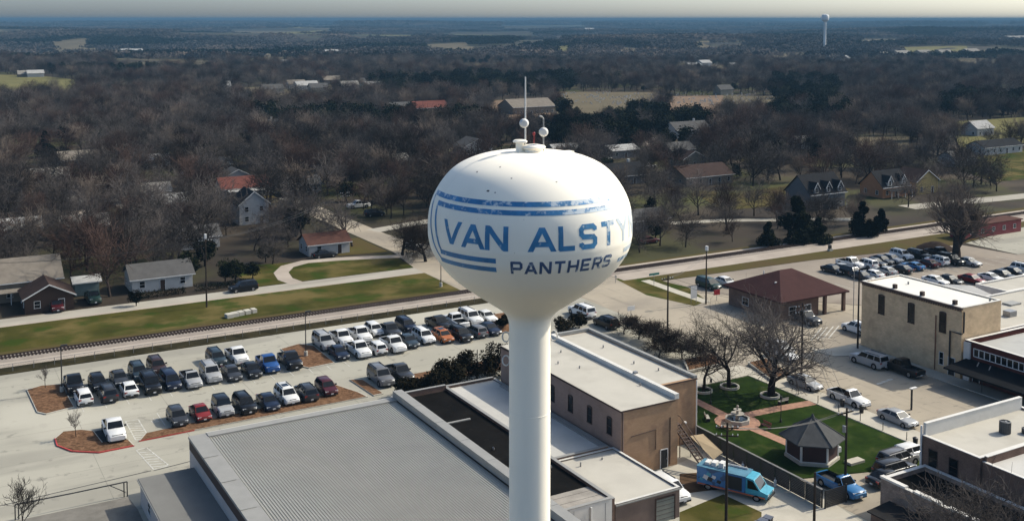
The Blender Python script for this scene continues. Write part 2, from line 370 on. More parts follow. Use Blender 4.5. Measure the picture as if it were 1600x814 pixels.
# verge, ditch and ballast by the railway
sheet('ditch', [(-70, 181.0), (113, 181.0), (116, 181.4), (116, 185), (-70, 185)], 0.012, ditch_m)
sheet('gravel_shoulder', rect(-70, 115.9, 184.6, 187.6), 0.02, gravel_m)
sheet('grass_verge', [(131.6, 176), (139, 166.2), (136, 178.2), (150, 177.7), (180, 176.7), (224, 171.2), (262, 178.2), (420, 178.2), (420, 183), (131.6, 183)], 0.014, dry_grass)
sheet('gravel_shoulder', rect(131.6, 420, 182.2, 187.6), 0.022, gravel_m)
sheet('gravel_shoulder', rect(131.6, 420, 191.6, 193.4), 0.026, gravel_m)
sheet('grass_strip', rect(-70, 98.5, 193.6, 209.4), 0.02, grass_m)
sheet('dry_verge', rect(-70, 98.5, 191.4, 193.6), 0.02, dry_grass)
sheet('road_shoulder', rect(-70, 98, 209.4, 210.8), 0.024, gravel_m)
sheet('dry_verge', [(112.5, 191.4), (420, 191.4), (420, 197), (250, 195.5), (112.5, 194.5)], 0.018, dry_grass)
sheet('north_road', [(-70, 210.7), (98, 210.2), (98, 214.9), (-70, 215.4)], 0.03, road_m)
sheet('cross_street', [(98, 191.3), (131, 187.35), (131, 191.3), (112, 212), (112, 230), (107.5, 252), (106.5, 300), (99, 300), (100, 252), (100.5, 232), (98, 215)], 0.035, street_m)
sheet('house_lawn', [(62, 215.5), (97.9, 215.1), (99.5, 231), (92, 231), (62, 236)], 0.022, grass_m)
sheet('dry_yard', [(88, 234.5), (99.6, 233), (99.6, 252), (88, 252)], 0.021, dry_grass)
def ribbon(name, pts, w, z, m):
    pts = [Vector((x, y)) for x, y in pts]; L_, R_ = [], []
    for i, p in enumerate(pts):
        d = (pts[min(i+1, len(pts)-1)] - pts[max(i-1, 0)]).normalized(); n = Vector((-d.y, d.x))*w/2
        L_.append(p+n); R_.append(p-n)
    mb = MB(); n = len(pts)
    mb.add([(p.x, p.y, z) for p in R_+L_], [(i, i+1, n+i+1, n+i) for i in range(n-1)])
    return mb.build(name, m, kind='structure')
ribbon('gravel_drive', [(71, 214), (70, 219), (71, 225), (74, 230), (79, 232.5), (86, 231.5), (93, 229.5), (101.5, 226.5)], 3.2, 0.045, gravel_m)
ribbon('gravel_path', [(165, 232), (195, 224), (215, 214), (228, 207)], 4.0, 0.03, road_m)
ribbon('side_road', [(106, 258), (120, 262), (150, 268), (190, 276)], 5.0, 0.04, road_m)
ribbon('east_road', [(255, 213), (300, 209), (360, 205), (420, 203)], 7.0, 0.04, road_m)
sheet('meadow', [(205, 236), (240, 232), (268, 246), (262, 262), (214, 256)], 0.02, dry_grass)
sheet('meadow', [(320, 232), (420, 226), (420, 285), (372, 285), (340, 262)], 0.02, grass_m)
# fields among the far woods
field_tan = mat('far_field', (0.20, 0.165, 0.105), 0.95, 0.15, 0.02, world=True)
field_green = mat('far_pasture', (0.165, 0.150, 0.060), 0.95, 0.18, 0.02, world=True)
field_red = mat('bare_red_soil', (0.20, 0.14, 0.095), 0.95, 0.15, 0.03, world=True)
FIELDS = []
def field(pxs, m, name='field', z=0.4):
    ym_ = sum(y for x, y in pxs)/len(pxs)   # widened towards the town so that the trees on this side do not hide it
    poly = [G(x, y+(1680*8/math.hypot(*G(x, y)) if y > ym_ else 0), 0) for x, y in pxs]; FIELDS.append(poly)
    hz = max(hill(x, y) for x, y in poly)
    n = len(poly)
    if sum(poly[i][0]*poly[(i+1) % n][1]-poly[(i+1) % n][0]*poly[i][1] for i in range(n)) < 0: poly = poly[::-1]
    MB().add([(x, y, hill(x, y)+z) for x, y in poly], [tuple(range(n))]).build(name, m, kind='structure')
field([(-60, 116), (60, 119), (125, 126), (118, 139), (40, 142), (-60, 140)], field_green)
field([(0, 75), (140, 74), (140, 82), (0, 84)], field_tan)
field([(172, 86), (330, 91), (325, 100), (175, 98)], field_tan)
field([(1040, 152), (1130, 150), (1130, 171), (1040, 172)], field_red)
field([(870, 144), (1030, 146), (1030, 160), (950, 160), (870, 160)], field_tan)
field([(1130, 150), (1210, 152), (1210, 164), (1130, 164)], field_tan)
field([(760, 158), (860, 156), (860, 180), (760, 182)], field_red)
field([(1480, 192), (1640, 182), (1640, 200), (1500, 208)], field_green)
field([(1330, 216), (1420, 214), (1420, 226), (1330, 228)], field_tan)
field([(370, 138), (520, 134), (520, 146), (380, 149)], field_tan)
for q in ([(800, 62), (890, 62), (890, 66), (800, 67)], [(270, 55), (420, 55), (420, 58), (270, 58)], [(450, 59), (515, 57), (515, 61), (455, 62)], [(950, 74), (1020, 76), (1010, 84), (960, 80)],
          [(1060, 94), (1160, 98), (1140, 105), (1050, 104)], [(1330, 62), (1420, 63), (1420, 68), (1330, 68)], [(1290, 85), (1530, 78), (1530, 84), (1300, 92)], [(1480, 88), (1560, 88), (1560, 96), (1480, 96)]):
    field(q, field_tan)
for px_, py_, w_, h_ in ((230,300,26,4), (430,306,22,4), (130,332,20,5), (745,262,20,4), (1022,222,24,7), (1100,303,22,4), (1180,250,26,4), (1385,243,30,4), (560,172,26,3), (300,192,28,3), (100,182,30,3), (660,205,22,3), (1240,205,26,3), (480,235,24,4), (20,300,30,5), (340,250,20,4)):
    pl = [G(px_+w_*math.cos(k*.785), py_+h_*math.sin(k*.785)*(1+.3*(k % 2))) for k in range(8)]; FIELDS.append(pl)
    sheet('clearing', pl, .03, dry_grass if w_ % 4 else gravel_m)
frng = random.Random(3)
for i in range(26):      # more pale strips of pasture among the far woods
    cx, cy = frng.uniform(-20, 1620), frng.choice((frng.uniform(38, 60), frng.uniform(55, 105)))
    w, h = frng.uniform(25, 90)*(1 if cy < 70 else .8), frng.uniform(1.2, 3.5)+(cy-38)*.03
    field([(cx-w, cy-h*.4), (cx+w*.9, cy-h), (cx+w, cy+h*.3), (cx-w*.8, cy+h*.8)], frng.choice((field_tan, field_tan, field_green)))

# ------------------------------------------------------------------ kerbed islands of mulch, stall lines
def pxpoly(pts, z=0): return [G(x, y, z) for x, y in pts]
def island(pts, red=None):
    """mulch bed with a concrete kerb; the edges listed in red are painted fire lane red"""
    n = len(pts); c = Vector((sum(p[0] for p in pts)/n, sum(p[1] for p in pts)/n))
    inner = [tuple(Vector(p) + (c-Vector(p)).normalized()*0.2) for p in pts]
    slab('mulch_island', inner, 0.0, 0.17, mulch_m)
    for nm, sel, m in (('kerb', [i for i in range(n) if not red or i not in red], curb_m), ('red_kerb', red or [], red_curb)):
        if not sel: continue
        mb = MB()
        for i in sel:
            j = (i+1) % n
            a, b, q, p = pts[i], pts[j], inner[j], inner[i]
            v = [(*a, 0), (*b, 0), (*b, .16), (*a, .16), (*p, 0), (*q, 0), (*q, .16), (*p, .16)]
            mb.add(v, [(0,1,2,3), (4,7,6,5), (3,2,6,7), (0,3,7,4), (1,5,6,2)])
        mb.build(nm, m, kind='structure')
island(pxpoly([(41.6,610), (58,645), (72,648), (116,637), (108,621), (98,601), (65,603)]))
island(pxpoly([(85,686), (88.5,697), (112,706), (155,708), (210,697), (202,688), (161,693), (146,674), (126,672), (98,675)]), red=[0,1,2,3])
island([(25.8, 143.0), (33, 143.2), (58.0, 143.6), (57.6, 146.0), (55.2, 152.4), (53.6, 152.2), (53.0, 147.3), (40, 146.4), (27, 145.2)], red=[0])
island(pxpoly([(438,546), (466,538), (490,541), (523,568), (483,576), (475,574)]))
island(pxpoly([(546,594), (566,594), (599,616), (584,619)]))
island([(63.0, 144.4), (88, 144.4), (88, 149.6), (66, 149.4)])
island(pxpoly([(768,492), (795,488), (797,520), (776,521)]))
sheet('asphalt_patch', pxpoly([(146,674), (160,671), (186,690), (163,693)]), 0.008, asphalt)
def lines(name, segs, w, z=0.012, m=None):
    mb = MB()
    for a, b in segs:
        a, b = Vector(a), Vector(b); d = (b-a).normalized(); n = Vector((-d.y, d.x))*w/2
        mb.quad(*[(p.x, p.y, z) for p in (a-n, b-n, b+n, a+n)])
    return mb.build(name, m or white_line, kind='structure')
segs = []
for i in range(9): segs.append(((30.0+3.05*i, 147.2+.1*i), (30.0+3.05*i, 152.4+.1*i)))
for i in range(14): segs.append(((21.2+3.05*i, 158.0), (21.2+3.05*i, 165.0)))
for i in range(12): segs.append(((62.0+3.05*i, 160.2), (62.0+3.05*i, 167.5)))
segs.append(((21.2, 160.2), (54, 160.8))); segs.append(((62, 163), (96, 163)))
lines('stall_line', segs, 0.11)
lines('slab_joint', [((-60, y), (110, y)) for y in (131, 137, 143, 152.9, 168.6, 174.6)]+[((x, 127), (x, 180.6)) for x in range(-52, 112, 12)], .05, .007, mat('joint_sealant', (.24, .225, .19), .9, .2, .5, world=True))
hp = pxpoly([(196,658), (216,655), (233,683), (212,687)])
def hatch(poly, n, w=.16):
    a, b, c, d = [Vector(p) for p in poly]
    out = [(a, b), (b, c), (c, d), (d, a)]
    for i in range(1, n):
        t = i/n; out.append((a.lerp(d, t), b.lerp(c, min(1, t+.12))))
    return [(tuple(p), tuple(q)) for p, q in out]
lines('hatched_bay', hatch(hp, 8), 0.16)
lines('crosswalk_line', hatch(pxpoly([(213,703), (229,699), (264,727), (240,733)]), 8), 0.16)
# wheelchair symbol
wx, wy = G(243, 657)
sym = []
for k in range(12):
    a0, a1 = math.pi*(.9+1.3*k/12), math.pi*(.9+1.3*(k+1)/12); sym.append(((wx+.55*math.cos(a0), wy+.45*math.sin(a0)), (wx+.55*math.cos(a1), wy+.45*math.sin(a1))))
sym += [((wx-.1, wy+.9), (wx-.05, wy+.1)), ((wx-.05, wy+.1), (wx+.5, wy+.1)), ((wx+.5, wy+.1), (wx+.75, wy-.5)), ((wx-.1, wy+.55), (wx+.4, wy+.5)), ((wx-.15, wy+1.1), (wx-.05, wy+1.1))]
lines('wheelchair_symbol', sym, 0.17)
# zebra marks on the street
lines('crosswalk_line', [(G(1268+9*i, 531-1*i), G(1284+9*i, 512-1*i)) for i in range(4)], .2, 0.014)
lines('street_mark', [(G(1370+8*i, 600-3*i), G(1378+8*i, 598-3*i)) for i in range(3)], .5, 0.014)
lines('stall_line', [((117.6, 95+6.6*i), (120.2, 95+6.6*i)) for i in range(5)], .12, 0.014)
lines('stall_line', [((168+4.0*i, 152.6), (168+4.0*i, 158)) for i in range(14)], .12, 0.014)

# ------------------------------------------------------------------ railway
bal = MB()
bal.prism([(-70, 187.4), (420, 187.4), (420, 191.8), (-70, 191.8)], 0, 0.04)
prof = [(187.4, .04), (188.1, .32), (191.0, .32), (191.8, .04)]
bal.add([(x, y, z) for x in (-70, 420) for y, z in prof], [(0,4,5,1), (1,5,6,2), (2,6,7,3)])
bal.build('ballast', ballast_m, kind='structure')
rt = thing('railway_track', 'single railway track on pale ballast crossing the whole town', 'railway track', (0, 189.5, .32))
for s in (-.72, .72):
    MB().box(-70, 420, s-.05, s+.05, .06, .22).build('rail', mat('rusty_rail', (0.085, 0.048, 0.034), 0.7, 0.2, 0.5, metal=.2), rt)
tm = MB(); x = -69.8
while x < 420: tm.box(x, x+.26, -1.3+random.uniform(-.05, .05), 1.3, -.04, .08); x += .56
tm.build('sleepers', mat('dark_sleeper', (0.040, 0.029, 0.024), 0.9, 0.3, 2.0), rt, kind='stuff')
# crossing deck where the street meets the rails
MB().box(116.5, 130.5, 188.2, 191.0, .02, .44).build('level_crossing', mat('crossing_deck', (0.24, 0.21, 0.18), 0.9, 0.15, 1.0, world=True), kind='structure')

# chain link fence along the lot
def chain_fence(x0, x1, y, label):
    t = thing('chain_link_fence', label, 'fence', (x0, y, 0))
    L_ = x1-x0; n = int(L_/3.0)
    pm = MB().tube([(0,0,0), (0,0,1.25)], .04, 5).mesh('fence_post', steel)
    for i in range(n+1): obj('post', pm, t, (i*L_/n, 0, 0))
    MB().tube([(0,0,1.22), (L_,0,1.22)], .03, 5).build('top_rail', steel, t)
    w = MB(); dm = .16
    k = int(L_/dm)
    for i in range(k):
        a = i*dm
        w.add([(a,0,.05), (a+.012,0,.05), (a+1.212,0,1.2), (a+1.2,0,1.2)], [(0,1,2,3)])
        w.add([(a+1.2,.01,.05), (a+1.212,.01,.05), (a+.012,.01,1.2), (a,.01,1.2)], [(0,1,2,3)])
    w.build('wire_mesh', dark_metal, t, kind='stuff')
chain_fence(-10, 108, 182.2, 'long low chain link fence between the car park and the railway ditch')

# park ground
slab('sidewalk', [(112.6, 60), (116.6, 60), (116.8, 121), (114.5, 127.6), (89.2, 127.6), (89.2, 123.2), (112.6, 123.2)], 0.0, 0.13, curb_m, walk_m)
slab('park_lawn', [(89.6, 92.6), (112.4, 85.6), (112.4, 123.0), (89.6, 123.0)], 0.0, 0.10, lawn_m)
slab('sidewalk', [(130.6, 128.2), (133.5, 126.6), (139.6, 126.6), (139.6, 60), (136.8, 60), (136.6, 121), (131.4, 123.4)], 0.0, 0.13, curb_m, walk_m)
ribbon('brick_path', [(112.5, 109.6), (106, 110.3), (101, 110.6), (98, 109.3)], 1.8, 0.125, brick_path)
ribbon('brick_path', [(98.1, 109.3), (98.4, 119), (97, 123.1)], 1.6, 0.121, brick_path)
ribbon('brick_path', [(98.1, 109.3), (98.6, 103), (98.8, 99)], 1.6, 0.123, brick_path)
mb = MB(); mb.prism([(98.1+3.1*math.cos(k*math.pi/8), 109.3+3.1*math.sin(k*math.pi/8)) for k in range(16)], .05, .135); mb.build('brick_plaza', brick_path, kind='structure')
sheet('alley_slab', [(76.5, 70), (88.2, 70), (91.6, 88), (88.4, 104), (76.5, 101)], 0.014, walk_m)
sheet('alley_grass', pxpoly([(1062,800), (1130,772), (1190,800), (1190,840), (1062,840)]), 0.03, grass_m)
sheet('dirt_strip', pxpoly([(1062,740), (1150,735), (1185,748), (1140,762), (1062,772)]), 0.032, mat('bare_soil', (0.12,0.075,0.045), .95, .3, .6, world=True))
sheet('station_verge', pxpoly([(962,436), (1003,431), (1075,449), (1105,470), (1085,478), (1010,461)]), 0.02, grass_m)
ribbon('footpath', [G(1008,438), G(1055,455), G(1104,472)], 2.2, 0.03, walk_m)

# ------------------------------------------------------------------ the water tower
BX, BY, BZ = 35.81, 60.15, 41.2
PR = [(1.375,-7.4),(1.376,-6.6),(1.42,-6.1),(1.60,-5.65),(2.05,-5.2),(2.85,-4.65),(3.65,-4.1),(4.42,-3.55),(5.10,-3.0),(5.72,-2.35),(6.42,-1.3),(6.66,-.45),(6.70,.1),(6.66,1.1),(6.42,2.1),(5.9,3.1),(5.18,3.95),(4.35,4.5),(3.2,4.92),(1.8,5.14),(0.0,5.2)]
def catmull(P, k=6):
    out = []
    for i in range(len(P)-1):
        p0, p1, p2, p3 = P[max(i-1,0)], P[i], P[i+1], P[min(i+2, len(P)-1)]
        for j in range(k):
            t = j/k
            out.append(tuple(.5*(2*b+(c-a)*t+(2*a-5*b+4*c-d)*t*t+(3*b-a-3*c+d)*t**3) for a,b,c,d in zip(p0,p1,p2,p3)))
    return out+[P[-1]]
PROF = catmull(PR)
def brad(z):
    for (ra, a), (rb, b) in zip(PROF, PROF[1:]):
        if a <= z <= b: return ra+(rb-ra)*(z-a)/(b-a+1e-9)
    return 1.4
A0 = math.atan2(-BY, -BX)
def onball(az, z, off): 
    r = brad(z)+off; a = A0+R(az)
    return (r*math.cos(a), r*math.sin(a), z)
tower = thing('water_tower', 'tall white water tower with a round tank bearing blue school lettering', 'water tower', (BX, BY, 0))
MB().lathe([(2.6, 0), (2.5, .4), (1.9, 3.2), (1.5, 6.0), (1.378, 8.5), (1.375, 33.9)], 48).build('column', tank_white, tower, smooth=.7)
tank = MB().lathe(PROF, 96).build('tank', tank_white, tower, loc=(0,0,BZ), smooth=.9)
for z in (12.0, 20.5, 29.0):   # weld seams round the column
    MB().lathe([(1.376, -.03), (1.386, -.02), (1.386, .02), (1.376, .03)], 48).build('weld_seam', tank_white, tower, loc=(0,0,z))
STROKE_N = [0]
def stroke_path(mb, pts, w, a0, a1, z0, z1):
    """pts in a unit letter box; laid on the tank as a ribbon of width w metres"""
    rm = brad((z0+z1)/2)
    def conv(s, t): return (R(a0+(a1-a0)*s)*rm, z0+(z1-z0)*t)
    P = [Vector(conv(*p)) for p in pts]
    for i in range(len(P)-1):
        a, b = P[i], P[i+1]; d = (b-a).normalized(); n = Vector((-d.y, d.x))*w/2
        diag = abs(d.y) > .5 and abs(d.x) > .12 and (b-a).length > .45*(z1-z0)
        if not diag:
            if i > 0: a = a-d*w*.30
            if i < len(P)-2: b = b+d*w*.30
        else: n = Vector((w/2/d.y, 0))*-1      # slanting strokes end in a level cut
        STROKE_N[0] += 1
        off = .008+.0012*(STROKE_N[0] % 9)
        k = max(1, int((b-a).length/.18)); g = []
        for j in range(k+1):
            c = a.lerp(b, j/k)
            for q in (c-n, c+n): g.append(onball(math.degrees(q.x/rm), q.y, off))
        mb.add(g, [(2*j, 2*j+2, 2*j+3, 2*j+1) for j in range(k)])
H_ = .10
LET = {
 'V': [[(0,1),(.5,.02),(1,1)]], 'A': [[(0,0),(.5,.98),(1,0)], [(.2,.30),(.8,.30)]],
 'N': [[(.06,0),(.06,1)], [(.08,.97),(.92,.03)], [(.94,0),(.94,1)]], 'L': [[(.08,1),(.08,.09),(1,.09)]],
 'S': [[(.95,.74),(.95,.82),(.82,.91),(.18,.91),(.05,.80),(.05,.62),(.18,.51),(.82,.48),(.95,.38),(.95,.20),(.82,.09),(.18,.09),(.05,.18),(.05,.26)]],
 'T': [[(0,.91),(1,.91)], [(.5,.84),(.5,0)]], 'Y': [[(0,1),(.5,.45),(1,1)], [(.5,.45),(.5,0)]],
 'E': [[(1,.91),(.08,.91),(.08,.09),(1,.09)], [(.1,.5),(.85,.5)]], 'P': [[(.08,0),(.08,.91),(.82,.91),(.95,.80),(.95,.54),(.82,.43),(.1,.43)]],
 'H': [[(.06,0),(.06,1)], [(.94,0),(.94,1)], [(.1,.5),(.9,.5)]], 'R': [[(.08,0),(.08,.91),(.82,.91),(.95,.80),(.95,.58),(.82,.47),(.1,.47)], [(.5,.47),(.95,0)]],
}
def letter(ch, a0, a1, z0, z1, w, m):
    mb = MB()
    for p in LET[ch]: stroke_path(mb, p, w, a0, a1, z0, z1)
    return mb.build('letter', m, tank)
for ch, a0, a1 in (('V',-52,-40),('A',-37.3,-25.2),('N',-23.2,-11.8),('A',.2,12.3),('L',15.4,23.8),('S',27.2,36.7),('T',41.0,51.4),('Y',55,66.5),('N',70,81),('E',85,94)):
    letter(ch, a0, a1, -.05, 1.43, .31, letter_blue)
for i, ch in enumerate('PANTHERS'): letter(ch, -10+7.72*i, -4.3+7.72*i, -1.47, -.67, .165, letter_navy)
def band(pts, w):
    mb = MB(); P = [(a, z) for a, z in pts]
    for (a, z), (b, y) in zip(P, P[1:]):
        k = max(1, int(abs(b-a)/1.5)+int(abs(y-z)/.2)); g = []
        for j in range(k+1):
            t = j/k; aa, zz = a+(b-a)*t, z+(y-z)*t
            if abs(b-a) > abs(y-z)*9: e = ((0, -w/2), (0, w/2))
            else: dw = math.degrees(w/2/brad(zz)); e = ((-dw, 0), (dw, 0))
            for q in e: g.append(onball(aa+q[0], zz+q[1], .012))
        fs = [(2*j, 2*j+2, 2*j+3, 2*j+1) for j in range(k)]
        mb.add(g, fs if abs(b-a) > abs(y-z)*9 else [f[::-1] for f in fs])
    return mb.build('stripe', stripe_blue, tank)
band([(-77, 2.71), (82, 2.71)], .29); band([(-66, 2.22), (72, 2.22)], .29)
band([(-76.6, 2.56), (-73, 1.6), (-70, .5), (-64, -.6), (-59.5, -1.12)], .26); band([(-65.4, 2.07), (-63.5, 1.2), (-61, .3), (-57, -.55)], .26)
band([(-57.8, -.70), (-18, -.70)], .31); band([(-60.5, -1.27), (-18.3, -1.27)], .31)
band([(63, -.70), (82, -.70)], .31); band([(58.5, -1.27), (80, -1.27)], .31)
for az, z, s in ((-26.5, 3.36, .09), (-21.5, 3.30, .05), (-44, 4.28, .06), (-27, 4.62, .05), (-13, 4.1, .05), (18, 3.9, .05)):
    MB().add([onball(az+math.degrees(s*math.cos(k*1.05)/brad(z))*(1+.4*(k % 2)), z+s*.6*math.sin(k*1.05), .006) for k in range(6)], [tuple(range(6))]).build('paint_chip', mat('bare_primer', (.13,.10,.08), .8, .3, 4), tank)
# top gear: hatch, vent, mast with dish, second mast with dish, beacon
def tpart(name, mb, m, loc=(0,0,0), smooth=None): return mb.build(name, m, tower, loc=(loc[0], loc[1], BZ+loc[2]), smooth=smooth)
tpart('vent_stack', MB().lathe([(.55, 4.9), (.62, 5.35), (.72, 5.40), (.78, 5.48), (.7, 5.58), (.3, 5.66), (0, 5.68)], 28), tank_white, (.05, -.4, 0), .6)
tpart('hatch', MB().lathe([(.28, 4.9), (.28, 5.75), (.46, 5.78), (.48, 5.86), (.38, 5.94), (0, 5.97)], 24), tank_white, (-.70, .10, 0), .6)
tpart('roof_lug', MB().box(2.3, 3.0, -.5, .1, 4.8, 5.06), tank_white, (0, -.2, 0))
tpart('whip_antenna', MB().tube([(0,0,5.0), (0,0,8.0), (0,0,10.05)], [.06,.055,.045], 8), white_trim, (-.42, -.1, 0))
tpart('dish_mast', MB().tube([(0,0,4.6), (0,0,7.3), (-.12,0,7.45), (-.3,0,7.5)], .05, 8), steel, (.72, -.5, 0))
fx, fy = math.cos(A0), math.sin(A0)
def dish(x, y, z):
    c = Vector((x, y, z)); d = Vector((fx, fy, 0)); s_ = Vector((-fy, fx, 0)); mb = MB(); o = []
    for r, h in ((.02, .16), (.20, .15), (.29, .06), (.31, -.04), (.28, -.16), (.02, -.18)):
        for k in range(20):
            t = 2*math.pi*k/20; o.append(tuple(c+s_*(r*math.cos(t))+Vector((0,0,r*math.sin(t)))+d*h))
    mb.add(o, [(i*20+k, i*20+(k+1)%20, (i+1)*20+(k+1)%20, (i+1)*20+k) for i in range(5) for k in range(20)]+[tuple(range(20)), tuple(range(100,120))])
    tpart('dish_antenna', mb, white_trim, smooth=.6)
dish(-.62, -.28, 7.05); dish(.62, -.68, 6.45)
tpart('beacon', MB().lathe([(.0, 5.6), (.03, 5.6), (.03, 6.15), (.08, 6.17), (.09, 6.33), (0, 6.4)], 12), mat('red_beacon_glass', (0.25, 0.03, 0.035), .3, .1, 2), (.45, .25, 0), .6)
for sgn, zz in ((-1, 34.0), (-1, 32.4), (1, 34.1)):   # cable loops at the neck
    sx, sy = -fy*sgn, fx*sgn; ring = []
    for k in range(13):
        t = 2*math.pi*k/12; ring.append(((1.36+.22+.24*math.cos(t))*sx*1.0, (1.36+.22+.24*math.cos(t))*sy*1.0, zz+.34*math.sin(t)))
    if sgn < 0: ring = [(-x, -y, z) for x, y, z in ring]; ring = [(-x, -y, z) for x, y, z in ring]
    MB().tube(ring, .05, 6).build('cable_loop', white_trim, tower)

# ------------------------------------------------------------------ building helpers
def bthing(name, label, x, y, cat='building', group=None): return thing(name, label, cat, (x, y, 0), group=group)
def part(t, name, mb, m, sub=None, **kw):
    if sub is not None: return mb.build(name, m, sub, **kw)
    return mb.build(name, m, t, loc=tuple(-c for c in t.location), **kw)
FACE = {'W': ((0,1),(-1,0)), 'E': ((0,-1),(1,0)), 'S': ((1,0),(0,-1)), 'N': ((-1,0),(0,1))}
def onwall(face, x, y):
    (ux, uy), (nx, ny) = FACE[face]
    return lambda u, n, z: (x+ux*u+nx*n, y+uy*u+ny*n, z)
def wbox(mb, f, u0, u1, n0, n1, z0, z1, mi=0):
    v = [f(u0,n0,z0), f(u1,n0,z0), f(u1,n1,z0), f(u0,n1,z0), f(u0,n0,z1), f(u1,n0,z1), f(u1,n1,z1), f(u0,n1,z1)]
    return mb.add(v, [(0,1,2,3), (7,6,5,4), (4,5,1,0), (5,6,2,1), (6,7,3,2), (7,4,0,3)], mi)
def window(t, face, x, y, z, w, h, fm=None, arch=False, bars=(0, 1), deep=.06, name='window'):
    """frame (part) with pane (sub-part); x, y is the middle of the sill on the wall"""
    f = onwall(face, x, y); fr = MB(); b = .07
    wbox(fr, f, -w/2-b, -w/2, 0, deep, z, z+h); wbox(fr, f, w/2, w/2+b, 0, deep, z, z+h)
    wbox(fr, f, -w/2-b-.04, w/2+b+.04, 0, deep+.05, z-b, z); wbox(fr, f, -w/2-b, w/2+b, 0, deep, z+h, z+h+b)
    for i in range(bars[0]): u = -w/2+w*(i+1)/(bars[0]+1); wbox(fr, f, u-.025, u+.025, .022, deep-.008, z+.002, z+h-.002)
    for i in range(bars[1]): q = z+h*(i+1)/(bars[1]+1); wbox(fr, f, -w/2+.002, w/2-.002, .022, deep-.012, q-.025, q+.025)
    if arch:
        pts = [f((w/2+b)*math.cos(math.pi*k/8), 0, z+h+b+.22*math.sin(math.pi*k/8)) for k in range(9)]
        p2 = [f((w/2+b)*math.cos(math.pi*k/8), deep, z+h+b+.22*math.sin(math.pi*k/8)) for k in range(9)]
        fr.add(pts+p2, [tuple(range(9, 18))]+[(k, k+1, k+10, k+9) for k in range(8)])
    fo = part(t, name, fr, fm or white_trim)
    pn = MB(); wbox(pn, f, -w/2+.003, w/2-.003, .004, .02, z+.003, z+h-.003)
    pn.build('pane', glass_dark, fo)
    return fo
def door(t, face, x, y, z, w, h, m, fm=None):
    f = onwall(face, x, y); d = MB(); wbox(d, f, -w/2, w/2, 0, .05, z+.01, z+h); o = part(t, 'door', d, m)
    fr = MB(); wbox(fr, f, -w/2-.1, -w/2-.004, 0, .09, z, z+h+.1); wbox(fr, f, w/2+.004, w/2+.1, 0, .09, z, z+h+.1); wbox(fr, f, -w/2-.1, w/2+.1, 0, .091, z+h+.004, z+h+.1)
    fr.build('frame', fm or white_trim, o)
    k = MB(); wbox(k, f, w/2-.16, w/2-.08, .05, .11, z+h*.45, z+h*.52); k.build('handle', steel, o)
    return o
def shell(x0, x1, y0, y1, z0, z1, th, skip=()):
    """outer walls with parapet thickness, butted at the corners"""
    out = {}
    if 'W' not in skip: out['W'] = MB().box(x0, x0+th, y0, y1, z0, z1)
    if 'E' not in skip: out['E'] = MB().box(x1-th, x1, y0, y1, z0, z1)
    if 'S' not in skip: out['S'] = MB().box(x0+th, x1-th, y0, y0+th, z0, z1)
    if 'N' not in skip: out['N'] = MB().box(x0+th, x1-th, y1-th, y1, z0, z1)
    return out
def flat_building(name, label, x0, x1, y0, y1, roof_z, top_z, wm, rm, cm, th=.35, wmats=None, tops=None, cop=.06, slope=None):
    """walls up to top_z (per side through tops), roof sheet at roof_z, coping strips"""
    t = bthing(name, label, x0, y0); tops = tops or {}; wmats = wmats or {}
    for s, mb in shell(x0, x1, y0, y1, 0, 1, th).items():
        h = tops.get(s, top_z); mb.v = [(a, b, c*h) for a, b, c in mb.v]
        part(t, 'wall', mb, wmats.get(s, wm))
    rs = MB(); dz = slope or 0
    rs.add([(x0+th-.01, y0+th-.01, roof_z+(dz if dz > 0 else 0)), (x1-th+.01, y0+th-.01, roof_z+(dz if dz > 0 else 0)), (x1-th+.01, y1-th+.01, roof_z), (x0+th-.01, y1-th+.01, roof_z)], [(0,1,2,3)])
    part(t, 'roof', rs, rm)
    for s in 'WESN':
        h = tops.get(s, top_z)
        b = {'W': (x0-.05, x0+th+.05, y0, y1), 'E': (x1-th-.05, x1+.05, y0, y1), 'S': (x0+th+.052, x1-th-.052, y0-.05, y0+th+.05), 'N': (x0+th+.052, x1-th-.052, y1-th-.05, y1+.05)}[s]
        part(t, 'coping', MB().box(*b, h, h+cop), cm)
    return t

# ------------------------------------------------------------------ metal roofed hall in the foreground
MX0, MX1, MY0, MY1, MZ = 28.5, 55.6, 80.0, 126.4, 6.0
hall = bthing('metal_roofed_hall', 'big low hall with a pale ribbed metal roof filling the foreground', MX0, MY0)
part(hall, 'wall', MB().box(MX0, MX0+.4, MY0, MY1, 0, 4.35), wall_pale)
part(hall, 'trim_band', MB().box(MX0-.02, MX0+.38, MY0, MY1+.02, 4.352, 5.55), dark_brown)
part(hall, 'wall', MB().box(MX0+.4, MX1-.4, MY1-.4, MY1, 0, 5.6), brown_brick)
part(hall, 'wall', MB().box(MX0+.4, MX1-.4, MY0, MY0+.4, 0, 5.6), brown_brick)
part(hall, 'wall', MB().box(MX1-.4, MX1, MY0, MY1, 0, 5.9), brown_brick)
part(hall, 'roof', MB().add([(MX0+2.0, MY0, 5.72), (MX1-1.0, MY0, 5.72), (MX1-1.0, MY1-.9, 5.72), (MX0+2.0, MY1-.9, 5.72)], [(0,1,2,3)]), metal_roof)
rb = MB(); x = MX0+2.15; i = 0
while x < MX1-1.2:
    rb.add([(x-.075, MY0, 5.722), (x-.03, MY0, 5.80), (x+.03, MY0, 5.80), (x+.075, MY0, 5.722), (x-.075, MY1-1.1, 5.722), (x-.03, MY1-1.1, 5.80), (x+.03, MY1-1.1, 5.80), (x+.075, MY1-1.1, 5.722)], [(0,1,5,4), (1,2,6,5), (2,3,7,6)]); x += .305
part(hall, 'roof_ribs', rb, metal_roof, kind='stuff')
part(hall, 'ridge_trim', MB().box(MX0+2.0, MX1-1.0, MY1-1.1, MY1+.15, 5.73, 5.93), coping_m)
